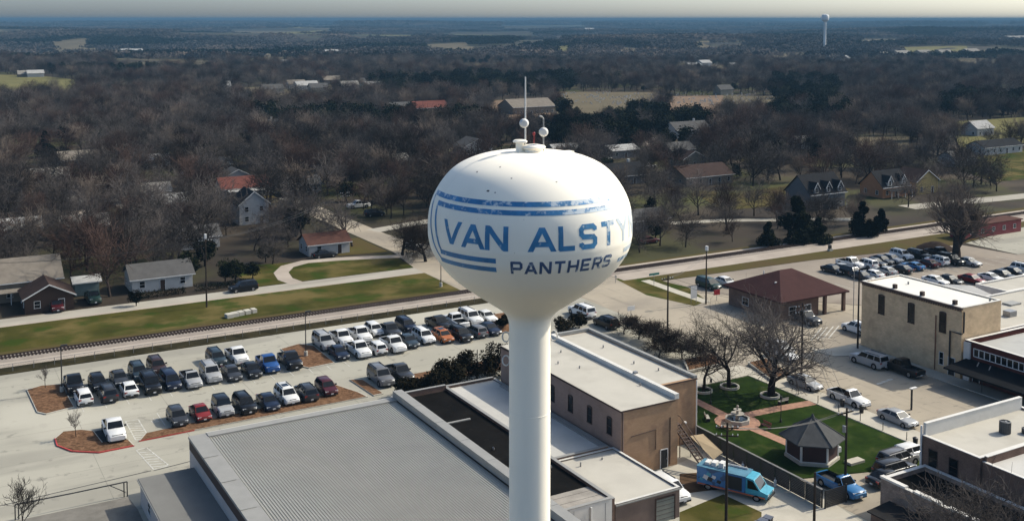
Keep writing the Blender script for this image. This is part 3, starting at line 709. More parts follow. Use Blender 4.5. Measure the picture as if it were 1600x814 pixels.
part(hall, 'ridge_trim', MB().box(MX0+2.0, MX1-1.0, MY1+.15, MY1+.32, 5.50, 5.90), coping_white)
yy = MY1+.2; k = 0
while yy > MY0:      # stepped sheet coping down the left edge
    y2 = max(MY0, yy-7.4); z = 6.06-.0*k
    part(hall, 'coping', MB().box(MX0-.08, MX0+2.0, y2+.03, yy, 5.555, 5.86), coping_m)
    part(hall, 'coping_step', MB().box(MX0-.1, MX0+1.55, y2+.0, y2+.25, 5.86, 5.93), coping_m)
    yy = y2; k += 1
yy = MY1+.2
while yy > MY0:      # raised coping down the right edge
    y2 = max(MY0, yy-6.4)
    part(hall, 'coping', MB().box(MX1-1.0, MX1+.25, y2+.06, yy, 5.91, 6.75), coping_m)
    yy = y2
# lower wing on its left
wing = bthing('low_wing', 'low grey flat roofed wing against the left side of the metal roofed hall', 22.2, 86)
part(wing, 'wall', MB().box(22.4, 28.44, 86, 124.0, 0, 2.78), wall_pale)
part(wing, 'roof', MB().box(22.2, 28.46, 85.8, 124.2, 2.785, 3.0), mat('grey_shingle_roof', (0.205, 0.20, 0.185), .85, .08, .3, world=True))
part(wing, 'gutter', MB().box(22.08, 22.19, 85.8, 124.2, 2.8, 2.95), coping_m)
for yy in (96, 104, 112, 119): window(wing, 'W', 22.4, yy, 1.0, 1.4, 1.1)

# ------------------------------------------------------------------ black roofed building right of the hall
t = flat_building('black_roofed_building', 'flat building with a sunken black tar roof between the hall and the tower column', 56.2, 64.7, 91.0, 131.0, 3.85, 4.2, brown_brick, roof_black, coping_m, tops={'W': 4.4, 'N': 4.6, 'S': 4.3}, wmats={'S': wall_white})
part(t, 'divider', MB().box(56.6, 62.3, 119.4, 119.75, 3.853, 3.98), coping_m)
pk = MB()
for i in range(5): pk.add([(56.6, 91.4+1.55*i, 4.12-.1*i), (64.3, 91.4+1.55*i, 4.12-.1*i), (64.3, 92.9+1.55*i, 4.02-.1*i), (56.6, 92.9+1.55*i, 4.02-.1*i)], [(0,1,2,3)])
part(t, 'front_roof', pk, mat('patched_roofing', (0.33, .30, .26), .85, .2, .6, world=True))
for x, y in ((62.6, 104.3), (63.1, 105.6), (60.2, 109.5), (63.4, 101.7), (59.0, 103.2)):
    part(t, 'vent_pipe', MB().tube([(x, y, 3.5), (x, y, 4.05), (x-.15, y-.1, 4.2)], .11, 8), steel)
for i in range(4): part(t, 'wall_joint', MB().box(57.5+2*i, 57.56+2*i, 90.985, 91.0, .3, 4.0), coping_m)
part(t, 'downpipe', MB().tube([(61.6, 90.85, 4.0), (61.6, 90.85, .1)], .09, 8), white_trim)

# ------------------------------------------------------------------ low white roofed block and garage in front of the tan building
t = flat_building('low_grey_roofed_block', 'low block with a pale grey roof along the foot of the tan brick building', 65.0, 73.3, 104.0, 133.0, 3.3, 3.65, brown_brick, mat('weathered_membrane', (0.52,.50,.45), .8, .1, .2, world=True), coping_m, tops={'E': 3.4})
part(t, 'flashing', MB().box(72.4, 72.95, 104.4, 130.0, 3.31, 3.42), coping_m)
t = flat_building('garage_building', 'low garage with a clean white roof and grey roller door before the tan building', 64.95, 73.6, 91.2, 103.9, 3.25, 3.4, mat('brown_stucco', (0.19,.14,.115), .9, .12, .5, world=True), roof_white, coping_white, th=.2)
f = onwall('S', 71.6, 91.2); d = MB(); wbox(d, f, -1.25, 1.25, 0, .04, 0.02, 2.6); o = part(t, 'roller_door', d, mat('grey_green_door', (0.21,.215,.18), .7, .1, .5))
d = MB()
for i in range(5): wbox(d, f, -1.25, 1.25, .041, .06, .35+.5*i, .38+.5*i)
wbox(d, f, -1.37, -1.253, 0, .1, 0, 2.7); wbox(d, f, 1.253, 1.37, 0, .1, 0, 2.7); wbox(d, f, -1.37, 1.37, 0, .1, 2.703, 2.82)
d.build('frame', dark_brown, o)
part(t, 'vent_pipe', MB().tube([(67.3, 101.5, 3.2), (67.3, 101.5, 3.75)], .09, 8), steel)
part(t, 'vent_pipe', MB().tube([(70.6, 101.9, 3.2), (70.6, 101.9, 3.5)], .1, 8), steel)
part(t, 'gutter', MB().box(64.9, 73.7, 91.02, 91.14, 3.2, 3.34), coping_m)

# ------------------------------------------------------------------ two storey tan brick building behind the column
TX0, TX1, TX2, TY0, TZ = 73.75, 82.3, 89.0, 102.5, 8.5
tan = bthing('tan_brick_building', 'two storey tan brick building with two white roof sections and arched side windows', TX0, TY0)
part(tan, 'wall', MB().box(TX0, TX0+.4, TY0, 132.0, 0, 8.3), pink_wall)
part(tan, 'wall', MB().box(TX0+.4, TX1, TY0, TY0+.4, 0, 8.3), tan_brick)
part(tan, 'wall', MB().box(TX1+.003, TX2, 107.0, 107.4, 0, 8.45), tan_brick)
part(tan, 'wall', MB().box(TX1-.4, TX1, TY0+.4, 107.0, 0, 8.3), tan_brick)
part(tan, 'wall', MB().box(TX2-.4, TX2, 107.4, 131.6, 0, 8.45), tan_brick)
part(tan, 'wall', MB().box(TX0+.4, TX2-.4, 131.6, 132.0, 0, 8.35), tan_brick)
part(tan, 'roof', MB().add([(TX0-.08, TY0-.08, 8.32), (TX1-.5, TY0-.08, 8.32), (TX1-.5, 131.9, 8.42), (TX0-.08, 131.9, 8.42)], [(0,1,2,3)]), roof_white)
part(tan, 'roof', MB().add([(TX1+.2, 107.05, 8.36), (TX2-.45, 107.05, 8.36), (TX2-.45, 131.6, 8.30), (TX1+.2, 131.6, 8.30)], [(0,1,2,3)]), roof_white)
part(tan, 'divider', MB().box(TX1-.5, TX1+.15, TY0-.05, 131.6, 8.31, 8.95), coping_white)
part(tan, 'coping', MB().box(TX2-.45, TX2+.06, 107.0, 131.6, 8.46, 8.80), coping_m)
part(tan, 'coping', MB().box(TX1+.152, TX2+.06, 131.6, 132.1, 8.36, 8.82), coping_m)
part(tan, 'eave', MB().box(TX0-.14, TX0-.003, TY0-.14, 132, 8.12, 8.30), dark_brown)
part(tan, 'eave', MB().box(TX0, TX1-.5, TY0-.14, TY0-.003, 8.14, 8.31), dark_brown)
part(tan, 'eave', MB().box(TX1+.16, TX2+.05, 106.88, 106.997, 8.30, 8.44), dark_brown)
for yy in (104.9, 109.2, 113.6, 118.0, 122.4, 126.8): window(tan, 'W', TX0, yy, 4.7, .95, 1.9, fm=dark_brown, arch=True, deep=.08)
door(tan, 'S', 80.2, TY0, 0.0, 1.0, 2.3, dark_metal)
part(tan, 'downpipe', MB().tube([(TX0+.1, TY0-.12, 8.2), (TX0+.1, TY0-.12, 3.4)], .07, 8), dark_brown)
part(tan, 'downpipe', MB().tube([(TX2-.15, 106.85, 8.2), (TX2-.15, 106.85, .1)], .09, 8), white_trim)
part(tan, 'conduit', MB().tube([(75.2, TY0-.06, 4.9), (78.9, TY0-.06, 5.1), (78.9, TY0-.06, 2.6)], .05, 6), dark_brown)
part(tan, 'conduit', MB().tube([(81.1, TY0-.06, 6.2), (81.1, TY0-.06, .3)], .06, 6), dark_brown)
part(tan, 'wall_lamp', MB().box(86.8, 87.1, 106.6, 106.99, 2.9, 3.1), white_trim)
for x, y in ((78, 118), (79.5, 125), (76.5, 121), (85.5, 116), (86.6, 112), (81, 108.5), (86, 124)):
    part(tan, 'roof_vent', MB().tube([(x, y, 8.25), (x, y, 8.72)], .10, 8), steel)
part(tan, 'roof_edge_box', MB().box(82.0, 82.5, 111.0, 111.5, 8.95, 9.2), steel)
st = thing('outside_stair', 'steep dark outside stair leaning at the corner of the tan brick building', 'stair', (82.6, 100.6, 0))
st_m = mat('brown_stair', (0.085,.05,.035), .8, .2, 1.0)
def pstair(mb, nm): return mb.build(nm, st_m, st)
def ramp(mb, x0, x1, y0, z0, y1, z1, h):
    mb.add([(x0,y0,z0),(x1,y0,z0),(x1,y1,z1),(x0,y1,z1),(x0,y0,z0+h),(x1,y0,z0+h),(x1,y1,z1+h),(x0,y1,z1+h)], [(0,3,2,1),(4,5,6,7),(0,1,5,4),(1,2,6,5),(2,3,7,6),(3,0,4,7)]); return mb
for x in (0, 1.0): pstair(ramp(MB(), x, x+.08, -4.0, 0, 3.2, 4.2, .28), 'stringer')
tr_mesh = MB().box(.08, 1.0, -.15, .15, 0, .06).mesh('tread', st_m)
for i in range(15): obj('tread', tr_mesh, st, (0, -3.8+.48*i, .25+.28*i))
pstair(MB().box(-.4, 1.4, 3.2, 5.2, 4.2, 4.32), 'landing')
for x in (-.1, 1.12): pstair(MB().tube([(x, -4, 0), (x, -4, 1.1), (x, 3.2, 5.35), (x, 5.0, 5.35), (x, 5.0, 4.2)], .05, 6), 'handrail')
for x, y in ((-.3, 5.0), (1.3, 5.0), (-.3, 3.4), (1.3, 3.4)): pstair(MB().tube([(x, y, 0), (x, y, 4.2)], .07, 6), 'leg')
t = thing('shade_canopy', 'small tan canopy sheet beside the outside stair', 'canopy', (86.0, 101.6, 0))
MB().add([(-.9,-2.6,1.3), (.9,-2.2,1.7), (1.3,2.0,2.5), (-.9,1.9,2.7)], [(0,1,2,3)]).add([(-.9,-2.6,1.26), (.9,-2.2,1.66), (1.3,2.0,2.46), (-.9,1.9,2.66)], [(3,2,1,0)]).build('cloth', mat('tan_canvas', (0.36,.28,.18), .9, .1, 1.0), t)
for x, y, z in ((-.85,-2.5,1.25), (.85,-2.15,1.65), (1.2,1.9,2.45), (-.85,1.8,2.6)): MB().tube([(x,y,0), (x,y,z)], .05, 6).build('pole', steel, t)

# ------------------------------------------------------------------ buff brick building on the right
bx0, bx1, by0, by1 = 139.9, 149.2, 106.0, 125.6
bf = flat_building('buff_brick_building', 'two storey buff brick building with three tall dark windows and a bright white roof', bx0, bx1, by0, by1, 10.85, 11.0, buff_brick, roof_bright, coping_white, th=.3, tops={'W': 11.02})
part(bf, 'cornice', MB().box(bx0-.35, bx0-.052, by0-.2, by1+.1, 10.72, 11.04), dark_brown)
for i in range(44): part(bf, 'dentil', MB().box(bx0-.22, bx0-.003, by0+.1+.445*i, by0+.32+.445*i, 10.42, 10.715), brown_brick)
for yy in (109.4, 115.4, 121.4):
    window(bf, 'W', bx0, yy, 6.4, 1.15, 3.0, fm=dark_brown, arch=True, deep=.1)
door(bf, 'W', bx0, 107.6, 0.13, 1.1, 2.7, dark_metal)
window(bf, 'W', bx0, 109.5, 1.3, .7, 1.9, fm=white_trim)
part(bf, 'downpipe', MB().tube([(bx0-.15, 110.6, 8.8), (bx0-.15, 110.6, .2)], .09, 8), mat('rust_pipe', (0.20,.09,.05), .8, .2, 1))
part(bf, 'downpipe', MB().tube([(bx0+.3, by0-.16, 10.4), (bx0+.3, by0-.16, 7.2), (bx0-.16, by0-.16, 7.0), (bx0-.2, by0+1.9, 7.0), (bx0-.2, by0+1.9, .2)], .13, 8), dark_metal)
for y in (107.5, 113.6, 119.0): part(bf, 'chimney', MB().box(bx0+.32, bx0+.9, y, y+.55, 11.05, 11.75), dark_brown)
part(bf, 'roof_vent', MB().tube([(147.4, 106.7, 10.8), (147.4, 106.7, 11.5)], .18, 8), steel)
part(bf, 'roof_vent', MB().tube([(145.4, 120.7, 10.8), (145.4, 120.7, 11.3)], .15, 8), steel)
# dark red brick shop with awning
sh = flat_building('red_brick_shop', 'dark red brick shopfront with two rows of white framed panes over a long dark awning', 140.4, 176.0, 72.0, 105.7, 5.3, 6.1, red_brick, roof_grey, coping_white, th=.4)
def panes(y_from, n, w=.95):
    f = onwall('W', 140.4, y_from); L_ = n*w; fr = MB(); z0, z1 = 4.05, 5.15
    wbox(fr, f, 0, L_, .03, .11, z0-.1, z0); wbox(fr, f, 0, L_, .03, .11, z1, z1+.1)
    for i in range(n+1): wbox(fr, f, i*w-.06+(.06 if i == 0 else 0)-(.06 if i == n else 0), i*w+.06+(.06 if i == 0 else 0)-(.06 if i == n else 0), .03, .105, z0+.003, z1-.003)
    o = part(sh, 'window_band', fr, white_trim)
    for i in range(n):
        p = MB(); wbox(p, f, i*w+.07, (i+1)*w-.07, .01, .04, z0+.005, z1-.005); p.build('pane', glass_dark, o)
panes(95.6, 9); panes(84.6, 9)
aw = MB(); aw.add([(134.9, 74, 2.9), (140.38, 74, 3.45), (140.38, 105.2, 3.45), (134.9, 105.2, 2.9), (134.9, 74, 2.65), (140.38, 74, 3.2), (140.38, 105.2, 3.2), (134.9, 105.2, 2.65)], [(0,3,2,1)[::-1], (4,5,6,7)[::-1], (0,1,5,4), (2,3,7,6), (3,0,4,7), (1,2,6,5)])
part(sh, 'awning', aw, mat('dark_awning', (0.014,.015,.018), .85, .2, .5, world=True))
for y in (76, 84, 92, 100): part(sh, 'awning_strut', MB().tube([(136.9, y, 2.85), (136.9, y, .13)], .06, 6), dark_metal)
for y in (99.5, 101.5): part(sh, 'awning_light', MB().tube([(137.7, y, 3.6), (138.9, y+.6, 3.8)], .08, 6), steel)
for yy in (80, 87, 94): window(sh, 'W', 140.4, yy, .6, 3.6, 2.1, fm=dark_metal, bars=(2, 0))
door(sh, 'W', 140.4, 103.6, .13, 1.1, 2.4, glass_dark, white_trim)
part(sh, 'end_pier', MB().box(140.05, 140.39, 104.6, 105.68, 0, 5.9), wall_white)
part(sh, 'roof_flag', MB().tube([(168, 103, 5.3), (168, 103, 6.0)], .16, 6), mat('red_marker', (0.45,.04,.04), .6, .1, 1))
# white roofed sheds behind the buff building
g1 = flat_building('white_roofed_store', 'pale flat roofed store directly behind the buff brick building', 149.5, 186.0, 108.5, 123.6, 4.8, 5.05, wall_white, roof_white, coping_white)
for x, y, w in ((154.5, 111.5, 1.6), (161.5, 113.0, 1.8)): part(g1, 'rooftop_unit', MB().box(x, x+w, y, y+1.4, 4.81, 5.75), steel)
part(g1, 'skylight', MB().box(168.0, 170.8, 117.4, 119.2, 4.81, 5.1), coping_m)
for i in range(4): part(g1, 'vent_pipe', MB().tube([(172.6+.8*i, 116.0, 4.8), (172.6+.8*i, 116.0, 6.0-.2*(i % 2))], .2, 8), dark_metal)
g2 = bthing('grey_gabled_shed', 'low grey gabled roof shed between the buff building and the red car', 162, 124.3)
def gable(t, x0, x1, y0, y1, h, rise, axis, wm, rm, over=.4, th=.14):
    """gabled block: walls (part), two roof slopes (part 'roof')"""
    mb = MB()
    if axis == 'x':
        ym = (y0+y1)/2
        mb.add([(x0,y0,0),(x1,y0,0),(x1,y1,0),(x0,y1,0),(x0,y0,h),(x1,y0,h),(x1,y1,h),(x0,y1,h),(x0,ym,h+rise),(x1,ym,h+rise)], [(0,1,5,4),(1,2,6,9,5),(2,3,7,6),(3,0,4,8,7)])
    else:
        xm = (x0+x1)/2
        mb.add([(x0,y0,0),(x1,y0,0),(x1,y1,0),(x0,y1,0),(x0,y0,h),(x1,y0,h),(x1,y1,h),(x0,y1,h),(xm,y0,h+rise),(xm,y1,h+rise)], [(0,1,5,8,4),(1,2,6,5),(2,3,7,9,6),(3,0,4,7)])
    part(t, 'wall', mb, wm)
    rf = MB(); e = over
    if axis == 'x':
        ym = (y0+y1)/2; k = rise/(ym-y0)
        for s, ye in ((-1, y0-e), (1, y1+e)):
            ze = h-e*k+.03; zr = h+rise+.03
            a = [(x0-e, ye, ze), (x1+e, ye, ze), (x1+e, ym, zr), (x0-e, ym, zr)]
            if s > 0: a = [a[1], a[0], a[3], a[2]]
            rf.add(a+[(x, y, z+th) for x, y, z in a], [(3,2,1,0), (4,5,6,7), (0,1,5,4), (1,2,6,5), (3,0,4,7)])
    else:
        xm = (x0+x1)/2; k = rise/(xm-x0)
        for s, xe in ((-1, x0-e), (1, x1+e)):
            ze = h-e*k+.03; zr = h+rise+.03
            a = [(xe, y1+e, ze), (xe, y0-e, ze), (xm, y0-e, zr), (xm, y1+e, zr)]
            if s > 0: a = [a[1], a[0], a[3], a[2]]
            rf.add(a+[(x, y, z+th) for x, y, z in a], [(3,2,1,0), (4,5,6,7), (0,1,5,4), (1,2,6,5), (3,0,4,7)])
    return part(t, 'roof', rf, rm)
gable(g2, 162, 172.5, 124.3, 133.8, 4.4, .8, 'x', wall_pale, mat('grey_shed_roof', (0.36,.35,.33), .7, .08, .3, world=True))
part(g2, 'rooftop_unit', MB().box(161.0, 162.2, 130.2, 131.4, 4.4, 6.2), steel)
g3 = flat_building('long_white_roofed_store', 'pale roofed store at the right edge beside the row of white and silver cars', 176.5, 205, 124.2, 131.0, 4.6, 4.85, wall_white, roof_white, coping_white)
# corner building bottom right
cb = flat_building('corner_building', 'brown brick corner building with a tall white back parapet and air conditioners on its roof', 100.0, 118.0, 73.0, 80.7, 7.55, 7.75, brown_brick, roof_white, coping_white, th=.35, tops={'N': 9.05}, wmats={'N': coping_white})
for y, z in ((79.0, 3.4), (76.3, 3.4), (79.0, .9)): window(cb, 'W', 100.0, y, z+1.2, 1.1, 1.9, fm=dark_brown)
part(cb, 'corner_pipe', MB().tube([(99.85, 80.55, 8.9), (99.85, 80.55, .2)], .12, 8), white_trim)
def ac_unit(x, y, z, w, h, label):
    t = thing('air_conditioner', label, 'air conditioner', (x, y, z))
    MB().lathe([(0,0), (w,0), (w,h), (w*.85,h+.04), (w*.8,h-.08), (0,h-.08)], 20).build('casing', mat('ac_casing', (0.10,.10,.10), .6, .15, 2), t)
    for k in range(3):
        a = k*2.1; MB().add([(0,0,h-.03), (w*.7*math.cos(a),w*.7*math.sin(a),h-.05), (w*.7*math.cos(a+.6),w*.7*math.sin(a+.6),h-.01)], [(0,1,2)]).build('fan_blade', steel, t)
    g = MB()
    for k in range(16): a = k*math.pi/8; g.tube([(w*1.02*math.cos(a), w*1.02*math.sin(a), .05), (w*1.02*math.cos(a), w*1.02*math.sin(a), h)], .025, 4)
    g.build('grille', dark_metal, t)
ac_unit(109.2, 76.6, 7.56, .62, 1.35, 'taller of the two round air conditioners on the corner building roof')
ac_unit(111.2, 75.2, 7.56, .55, .6, 'squat round air conditioner on the corner building roof')
t = flat_building('lower_corner_wing', 'lower front wing of the corner building with a pale roof behind bare branches', 100.3, 122.0, 54.0, 72.9, 7.0, 7.35, brown_brick, mat('pale_grey_membrane', (.50,.48,.44), .8, .08, .25, world=True), coping_white, th=.3, tops={'N': 7.9})
t = flat_building('brick_annex', 'small brick annex with stepped white coping and a black roof beside parked cars', 92.6, 99.7, 60.0, 79.9, 4.1, 4.6, old_brick, roof_black, coping_white, th=.4)
for i in range(4): part(t, 'coping_step', MB().box(92.5, 93.1, 76.6-4.4*i, 79.95-4.4*i, 4.665, 4.86-.02*i), coping_white)
for y in (73.3, 68.5): part(t, 'bay_recess', MB().box(92.55, 92.595, y, y+1.8, .6, 3.2), dark_brown)
part(t, 'buttress', MB().box(92.2, 92.59, 71.2, 72.0, 0, 4.2), old_brick)
part(t, 'buttress', MB().box(92.2, 92.59, 66.2, 67.0, 0, 4.2), old_brick)
t = bthing('dark_shed', 'low dark roofed lean-to shed against the brick annex', 88.8, 70)
part(t, 'wall', MB().box(89.0, 92.15, 68.0, 78.0, 0, 2.4), brown_brick)
part(t, 'roof', MB().add([(88.7,67.8,2.42), (92.18,67.8,2.75), (92.18,78.3,2.75), (88.7,78.3,2.42), (88.7,67.8,2.3), (92.18,67.8,2.63), (92.18,78.3,2.63), (88.7,78.3,2.3)], [(0,1,2,3), (7,6,5,4), (0,4,5,1), (2,6,7,3), (3,7,4,0), (1,5,6,2)]), mat('dark_shingle', (.035,.033,.032), .9, .2, .6, world=True))

# ------------------------------------------------------------------ hipped pavilion (open drive-through) by the crossing
pv_x0, pv_x1, pv_y0, pv_y1, pe = 137.2, 154.6, 141.8, 157.5, 3.9
pav = bthing('hipped_station', 'low building under a big brown hipped roof with an open porch at its right end', pv_x0, pv_y0)
part(pav, 'wall', MB().box(pv_x0+.8, 147.6, pv_y0+1.0, pv_y1-.8, 0, pe-.1), brown_brick)
part(pav, 'wall', MB().box(149.2, 152.2, 149.5, 154.5, 0, 3.0), wall_pale)
for x, y in ((153.9, 142.6), (153.9, 149.8), (153.9, 156.8), (149.0, 142.6)): part(pav, 'porch_post', MB().box(x-.28, x+.28, y-.28, y+.28, 0, pe), brown_brick)
xm0, xm1, ym = 144.3, 147.4, (pv_y0+pv_y1)/2; rz = pe+3.55
hv = [(pv_x0,pv_y0,pe), (pv_x1,pv_y0,pe), (pv_x1,pv_y1,pe), (pv_x0,pv_y1,pe), (xm0,ym,rz), (xm1,ym,rz)]
lv = [(x,y,z-.28) for x,y,z in hv[:4]]
part(pav, 'roof', MB().add(hv+lv, [(0,1,5,4), (1,2,5), (2,3,4,5), (3,0,4), (0,6,7,1), (1,7,8,2), (2,8,9,3), (3,9,6,0), (9,8,7,6)]), mat('brown_shingle_roof', (0.082,.040,.037), .85, .12, .5, .2, world=True))
part(pav, 'roof_vent', MB().box(141.0, 141.4, 147.2, 147.5, 5.4, 6.0), white_trim)
part(pav, 'roof_vent', MB().tube([(143.0, 152.5, 6.2), (143.0, 152.5, 6.9)], .12, 6), white_trim)
window(pav, 'W', pv_x0+.8, 152, 1.0, 1.6, 1.4); window(pav, 'S', 141, pv_y0+1.0, 1.0, 1.6, 1.4); door(pav, 'S', 145, pv_y0+1.0, .02, 1.1, 2.3, dark_metal)
# ------------------------------------------------------------------ vehicles
PAINT = {}
def paint(n, c, rough=.28, metal=0.0):
    PAINT[n] = mat('car_paint_'+n, c, rough, .06, .6, coat=.2, metal=metal)
for n, c in dict(white=(.70,.69,.66), silver=(.36,.36,.355), grey=(.15,.15,.155), charcoal=(.045,.047,.052), black=(.010,.010,.011), navy=(.012,.020,.045), blue=(.018,.075,.24),
                 teal_grey=(.035,.055,.070), maroon=(.085,.012,.016), red=(.20,.018,.014), orange=(.42,.13,.035), brown=(.055,.030,.026), green=(.02,.05,.035), bright_blue=(.03,.16,.36)).items(): paint(n, c)
def inset(mb, q, mu, mv, off=.014, mi=0, u0=0, u1=1):
    a, b, c, d = [Vector(p) for p in q]   # a-b bottom, d-c top
    def P(u, v): return (a.lerp(b, u)).lerp(d.lerp(c, u), v)
    n = (b-a).cross(d-a).normalized()*off
    uu0, uu1 = u0+mu, u1-mu
    mb.add([P(uu0, mv)+n, P(uu1, mv)+n, P(uu1, 1-mv)+n, P(uu0, 1-mv)+n], [(0,1,2,3)], mi)
KIND = {  # L, W, H, belt height, cab base rear/front, cab top rear/front (fractions of L from the middle), bonnet height, boot height
 'sedan':   dict(L=4.85, W=1.85, H=1.46, belt=.96, cb=(-.40, .22), ct=(-.23, .07), hood=.86, deck=.98, wr=.33),
 'coupe':   dict(L=4.75, W=1.88, H=1.38, belt=.94, cb=(-.42, .19), ct=(-.20, .02), hood=.86, deck=.97, wr=.34),
 'hatch':   dict(L=4.45, W=1.83, H=1.60, belt=1.02, cb=(-.485, .24), ct=(-.40, .09), hood=.95, deck=1.02, wr=.34),
 'suv':     dict(L=4.85, W=1.95, H=1.76, belt=1.10, cb=(-.49, .24), ct=(-.435, .11), hood=1.06, deck=1.10, wr=.38),
 'bigsuv':  dict(L=5.45, W=2.03, H=1.92, belt=1.18, cb=(-.49, .22), ct=(-.45, .11), hood=1.15, deck=1.18, wr=.41),
 'van':     dict(L=5.15, W=1.98, H=1.78, belt=1.06, cb=(-.49, .33), ct=(-.45, .15), hood=.98, deck=1.06, wr=.36),
 'jeep':    dict(L=4.35, W=1.88, H=1.86, belt=1.12, cb=(-.47, .13), ct=(-.46, .08), hood=1.08, deck=1.12, wr=.42),
 'beetle':  dict(L=4.25, W=1.81, H=1.50, belt=.98, cb=(-.42, .25), ct=(-.19, .06), hood=.88, deck=.95, wr=.35),
 'pickup':  dict(L=5.85, W=2.03, H=1.94, belt=1.20, cb=(-.09, .22), ct=(-.065, .12), hood=1.17, deck=.82, wr=.42, bed=-.10),
 'cabpickup': dict(L=5.55, W=1.98, H=1.80, belt=1.10, cb=(.0, .22), ct=(.02, .12), hood=1.05, deck=.80, wr=.40, bed=-.01),
}
CARMESH = {}
def car_meshes(kind):
    if kind in CARMESH: return CARMESH[kind]
    k = KIND[kind]; L, Wd, H, belt = k['L'], k['W'], k['H'], k['belt']; hw = Wd/2
    pm = PAINT['white']; out = []
    bed = k.get('bed')
    # body shell, lofted along its length
    st = [(-.500, .42, k['deck']-.22 if bed is None else 1.02, hw*.84, hw*.82), (-.485, .30, k['deck']-.06 if bed is None else 1.06, hw*.93, hw*.89), (-.44, .24, k['deck'] if bed is None else 1.08, hw*.98, hw*.94)]
    if bed is None:
        st += [(k['cb'][0]+.04, .22, belt, hw, hw*.95), (-.1, .21, belt, hw, hw*.955), (k['cb'][1]-.02, .22, belt-.01, hw, hw*.95)]
    else:
        st += [(-.3, .30, 1.09, hw, hw*.97), (bed, .30, 1.10, hw, hw*.97), (bed+.012, .28, belt, hw, hw*.96), (k['cb'][1]-.02, .28, belt, hw, hw*.96)]
    st += [(k['cb'][1]+.04, .24, k['hood']+.02, hw*.995, hw*.93), (.40, .25, k['hood']-.03, hw*.975, hw*.90), (.465, .30, k['hood']-.12, hw*.92, hw*.86), (.50, .42, k['hood']-.30, hw*.80, hw*.76)]
    b = MB(); rings = []
    for x, zb, zt, wb, wt in st:
        zm = zb+(zt-zb)*.55
        ring = [(-wb*.9, zb), (-wb, zb+.10), (-wb*1.0, zm), (-wt, zt-.06), (-wt*.90, zt), (0, zt+.035), (wt*.90, zt), (wt, zt-.06), (wb, zm), (wb, zb+.10), (wb*.9, zb)]
        rings.append([(x*L, y, z) for y, z in ring])
    n = 11
    for r in rings: b.v += r
    for i in range(len(rings)-1):
        x0 = st[i][0]; inbed = bed is not None and st[i+1][0] <= bed+.001 and st[i][0] >= -.45
        for j in range(n-1):
            if inbed and j in (4, 5): continue
            b.f.append((i*n+j, i*n+j+1, (i+1)*n+j+1, (i+1)*n+j)[::-1]); b.m.append(0)
        b.f.append((i*n+n-1, i*n, (i+1)*n, (i+1)*n+n-1)[::-1]); b.m.append(0)
    b.f.append(tuple(range(n))); b.m.append(0); b.f.append(tuple(range((len(rings)-1)*n, len(rings)*n))[::-1]); b.m.append(0)
    out.append(('body', b.mesh('body_'+kind, pm, .55), None, 'paint'))
    if bed is not None:
        q = MB(); x0, x1, w = -.455*L, bed*L, hw*.84
        q.add([(x0,-w,.72), (x1,-w,.72), (x1,w,.72), (x0,w,.72), (x0,-w,1.10), (x1,-w,1.10), (x1,w,1.10), (x0,w,1.10)], [(0,1,2,3), (0,4,5,1), (1,5,6,2), (2,6,7,3), (3,7,4,0)])
        out.append(('cargo_bed', q.mesh('bed_'+kind, trim_m), None, None))
    # cabin
    cb0, cb1 = k['cb'][0]*L, k['cb'][1]*L; ct0, ct1 = k['ct'][0]*L, k['ct'][1]*L
    zb, zt = belt-.02, H; wb, wt = hw*.90, hw*.70 if kind not in ('jeep', 'bigsuv', 'pickup') else hw*.78
    c8 = [(cb0,-wb,zb), (cb1,-wb,zb), (cb1,wb,zb), (cb0,wb,zb), (ct0,-wt,zt-.06), (ct1,-wt,zt-.06), (ct1,wt,zt-.06), (ct0,wt,zt-.06)]
    cab = MB().add(c8+[(ct0+.06,-wt*.86,zt-.01), (ct1-.08,-wt*.86,zt-.01), (ct1-.08,wt*.86,zt-.01), (ct0+.06,wt*.86,zt-.01), (ct0+.10,0,zt+.01), (ct1-.14,0,zt+.015)],
        [(0,1,5,4), (1,2,6,5), (2,3,7,6), (3,0,4,7), (4,5,9,8), (5,6,10,9), (6,7,11,10), (7,4,8,11), (8,9,13,12), (10,11,12,13), (9,10,13), (11,8,12)])
    out.append(('cabin', cab.mesh('cabin_'+kind, pm, .6), None, 'top'))
    g = MB(); inset(g, (c8[1], c8[2], c8[6], c8[5]), .045, .07); out.append(('windshield', g.mesh('ws_'+kind, car_glass), None, None))
    g = MB(); inset(g, (c8[3], c8[0], c8[4], c8[7]), .07, .12); out.append(('rear_window', g.mesh('rw_'+kind, car_glass), None, None))
    cuts = [0, .48, 1] if kind not in ('bigsuv', 'van', 'suv') else [0, .30, .62, 1]
    if kind == 'cabpickup': cuts = [0, 1]
    for s in (0, 1):
        g = MB(); q = (c8[0], c8[1], c8[5], c8[4]) if s == 0 else (c8[2], c8[3], c8[7], c8[6])
        cc = cuts if s == 0 else [1-v for v in cuts[::-1]]
        for u0, u1 in zip(cc, cc[1:]): inset(g, q, .022, .10, u0=u0, u1=u1)
        out.append(('side_window', g.mesh('sw_'+kind, car_glass), None, None))
    # wheels
    r = k['wr']; wl_ = MB(); prof = [(r*.60,-.11), (r*.96,-.12), (r,-.08), (r,.08), (r*.96,.12), (r*.60,.11)]
    o = []
    for rr, yy in prof:
        for j in range(16): t = j*math.pi/8; o.append((rr*math.cos(t), yy, rr*math.sin(t)))
    wl_.add(o, [(i*16+j, i*16+(j+1)%16, (i+1)*16+(j+1)%16, (i+1)*16+j)[::-1] for i in range(5) for j in range(16)], 0)
    for s in (-.105, .105): wl_.add([(r*.62*math.cos(j*math.pi/8), s, r*.62*math.sin(j*math.pi/8)) for j in range(16)], [tuple(range(16)) if s < 0 else tuple(range(16))[::-1]], 1)
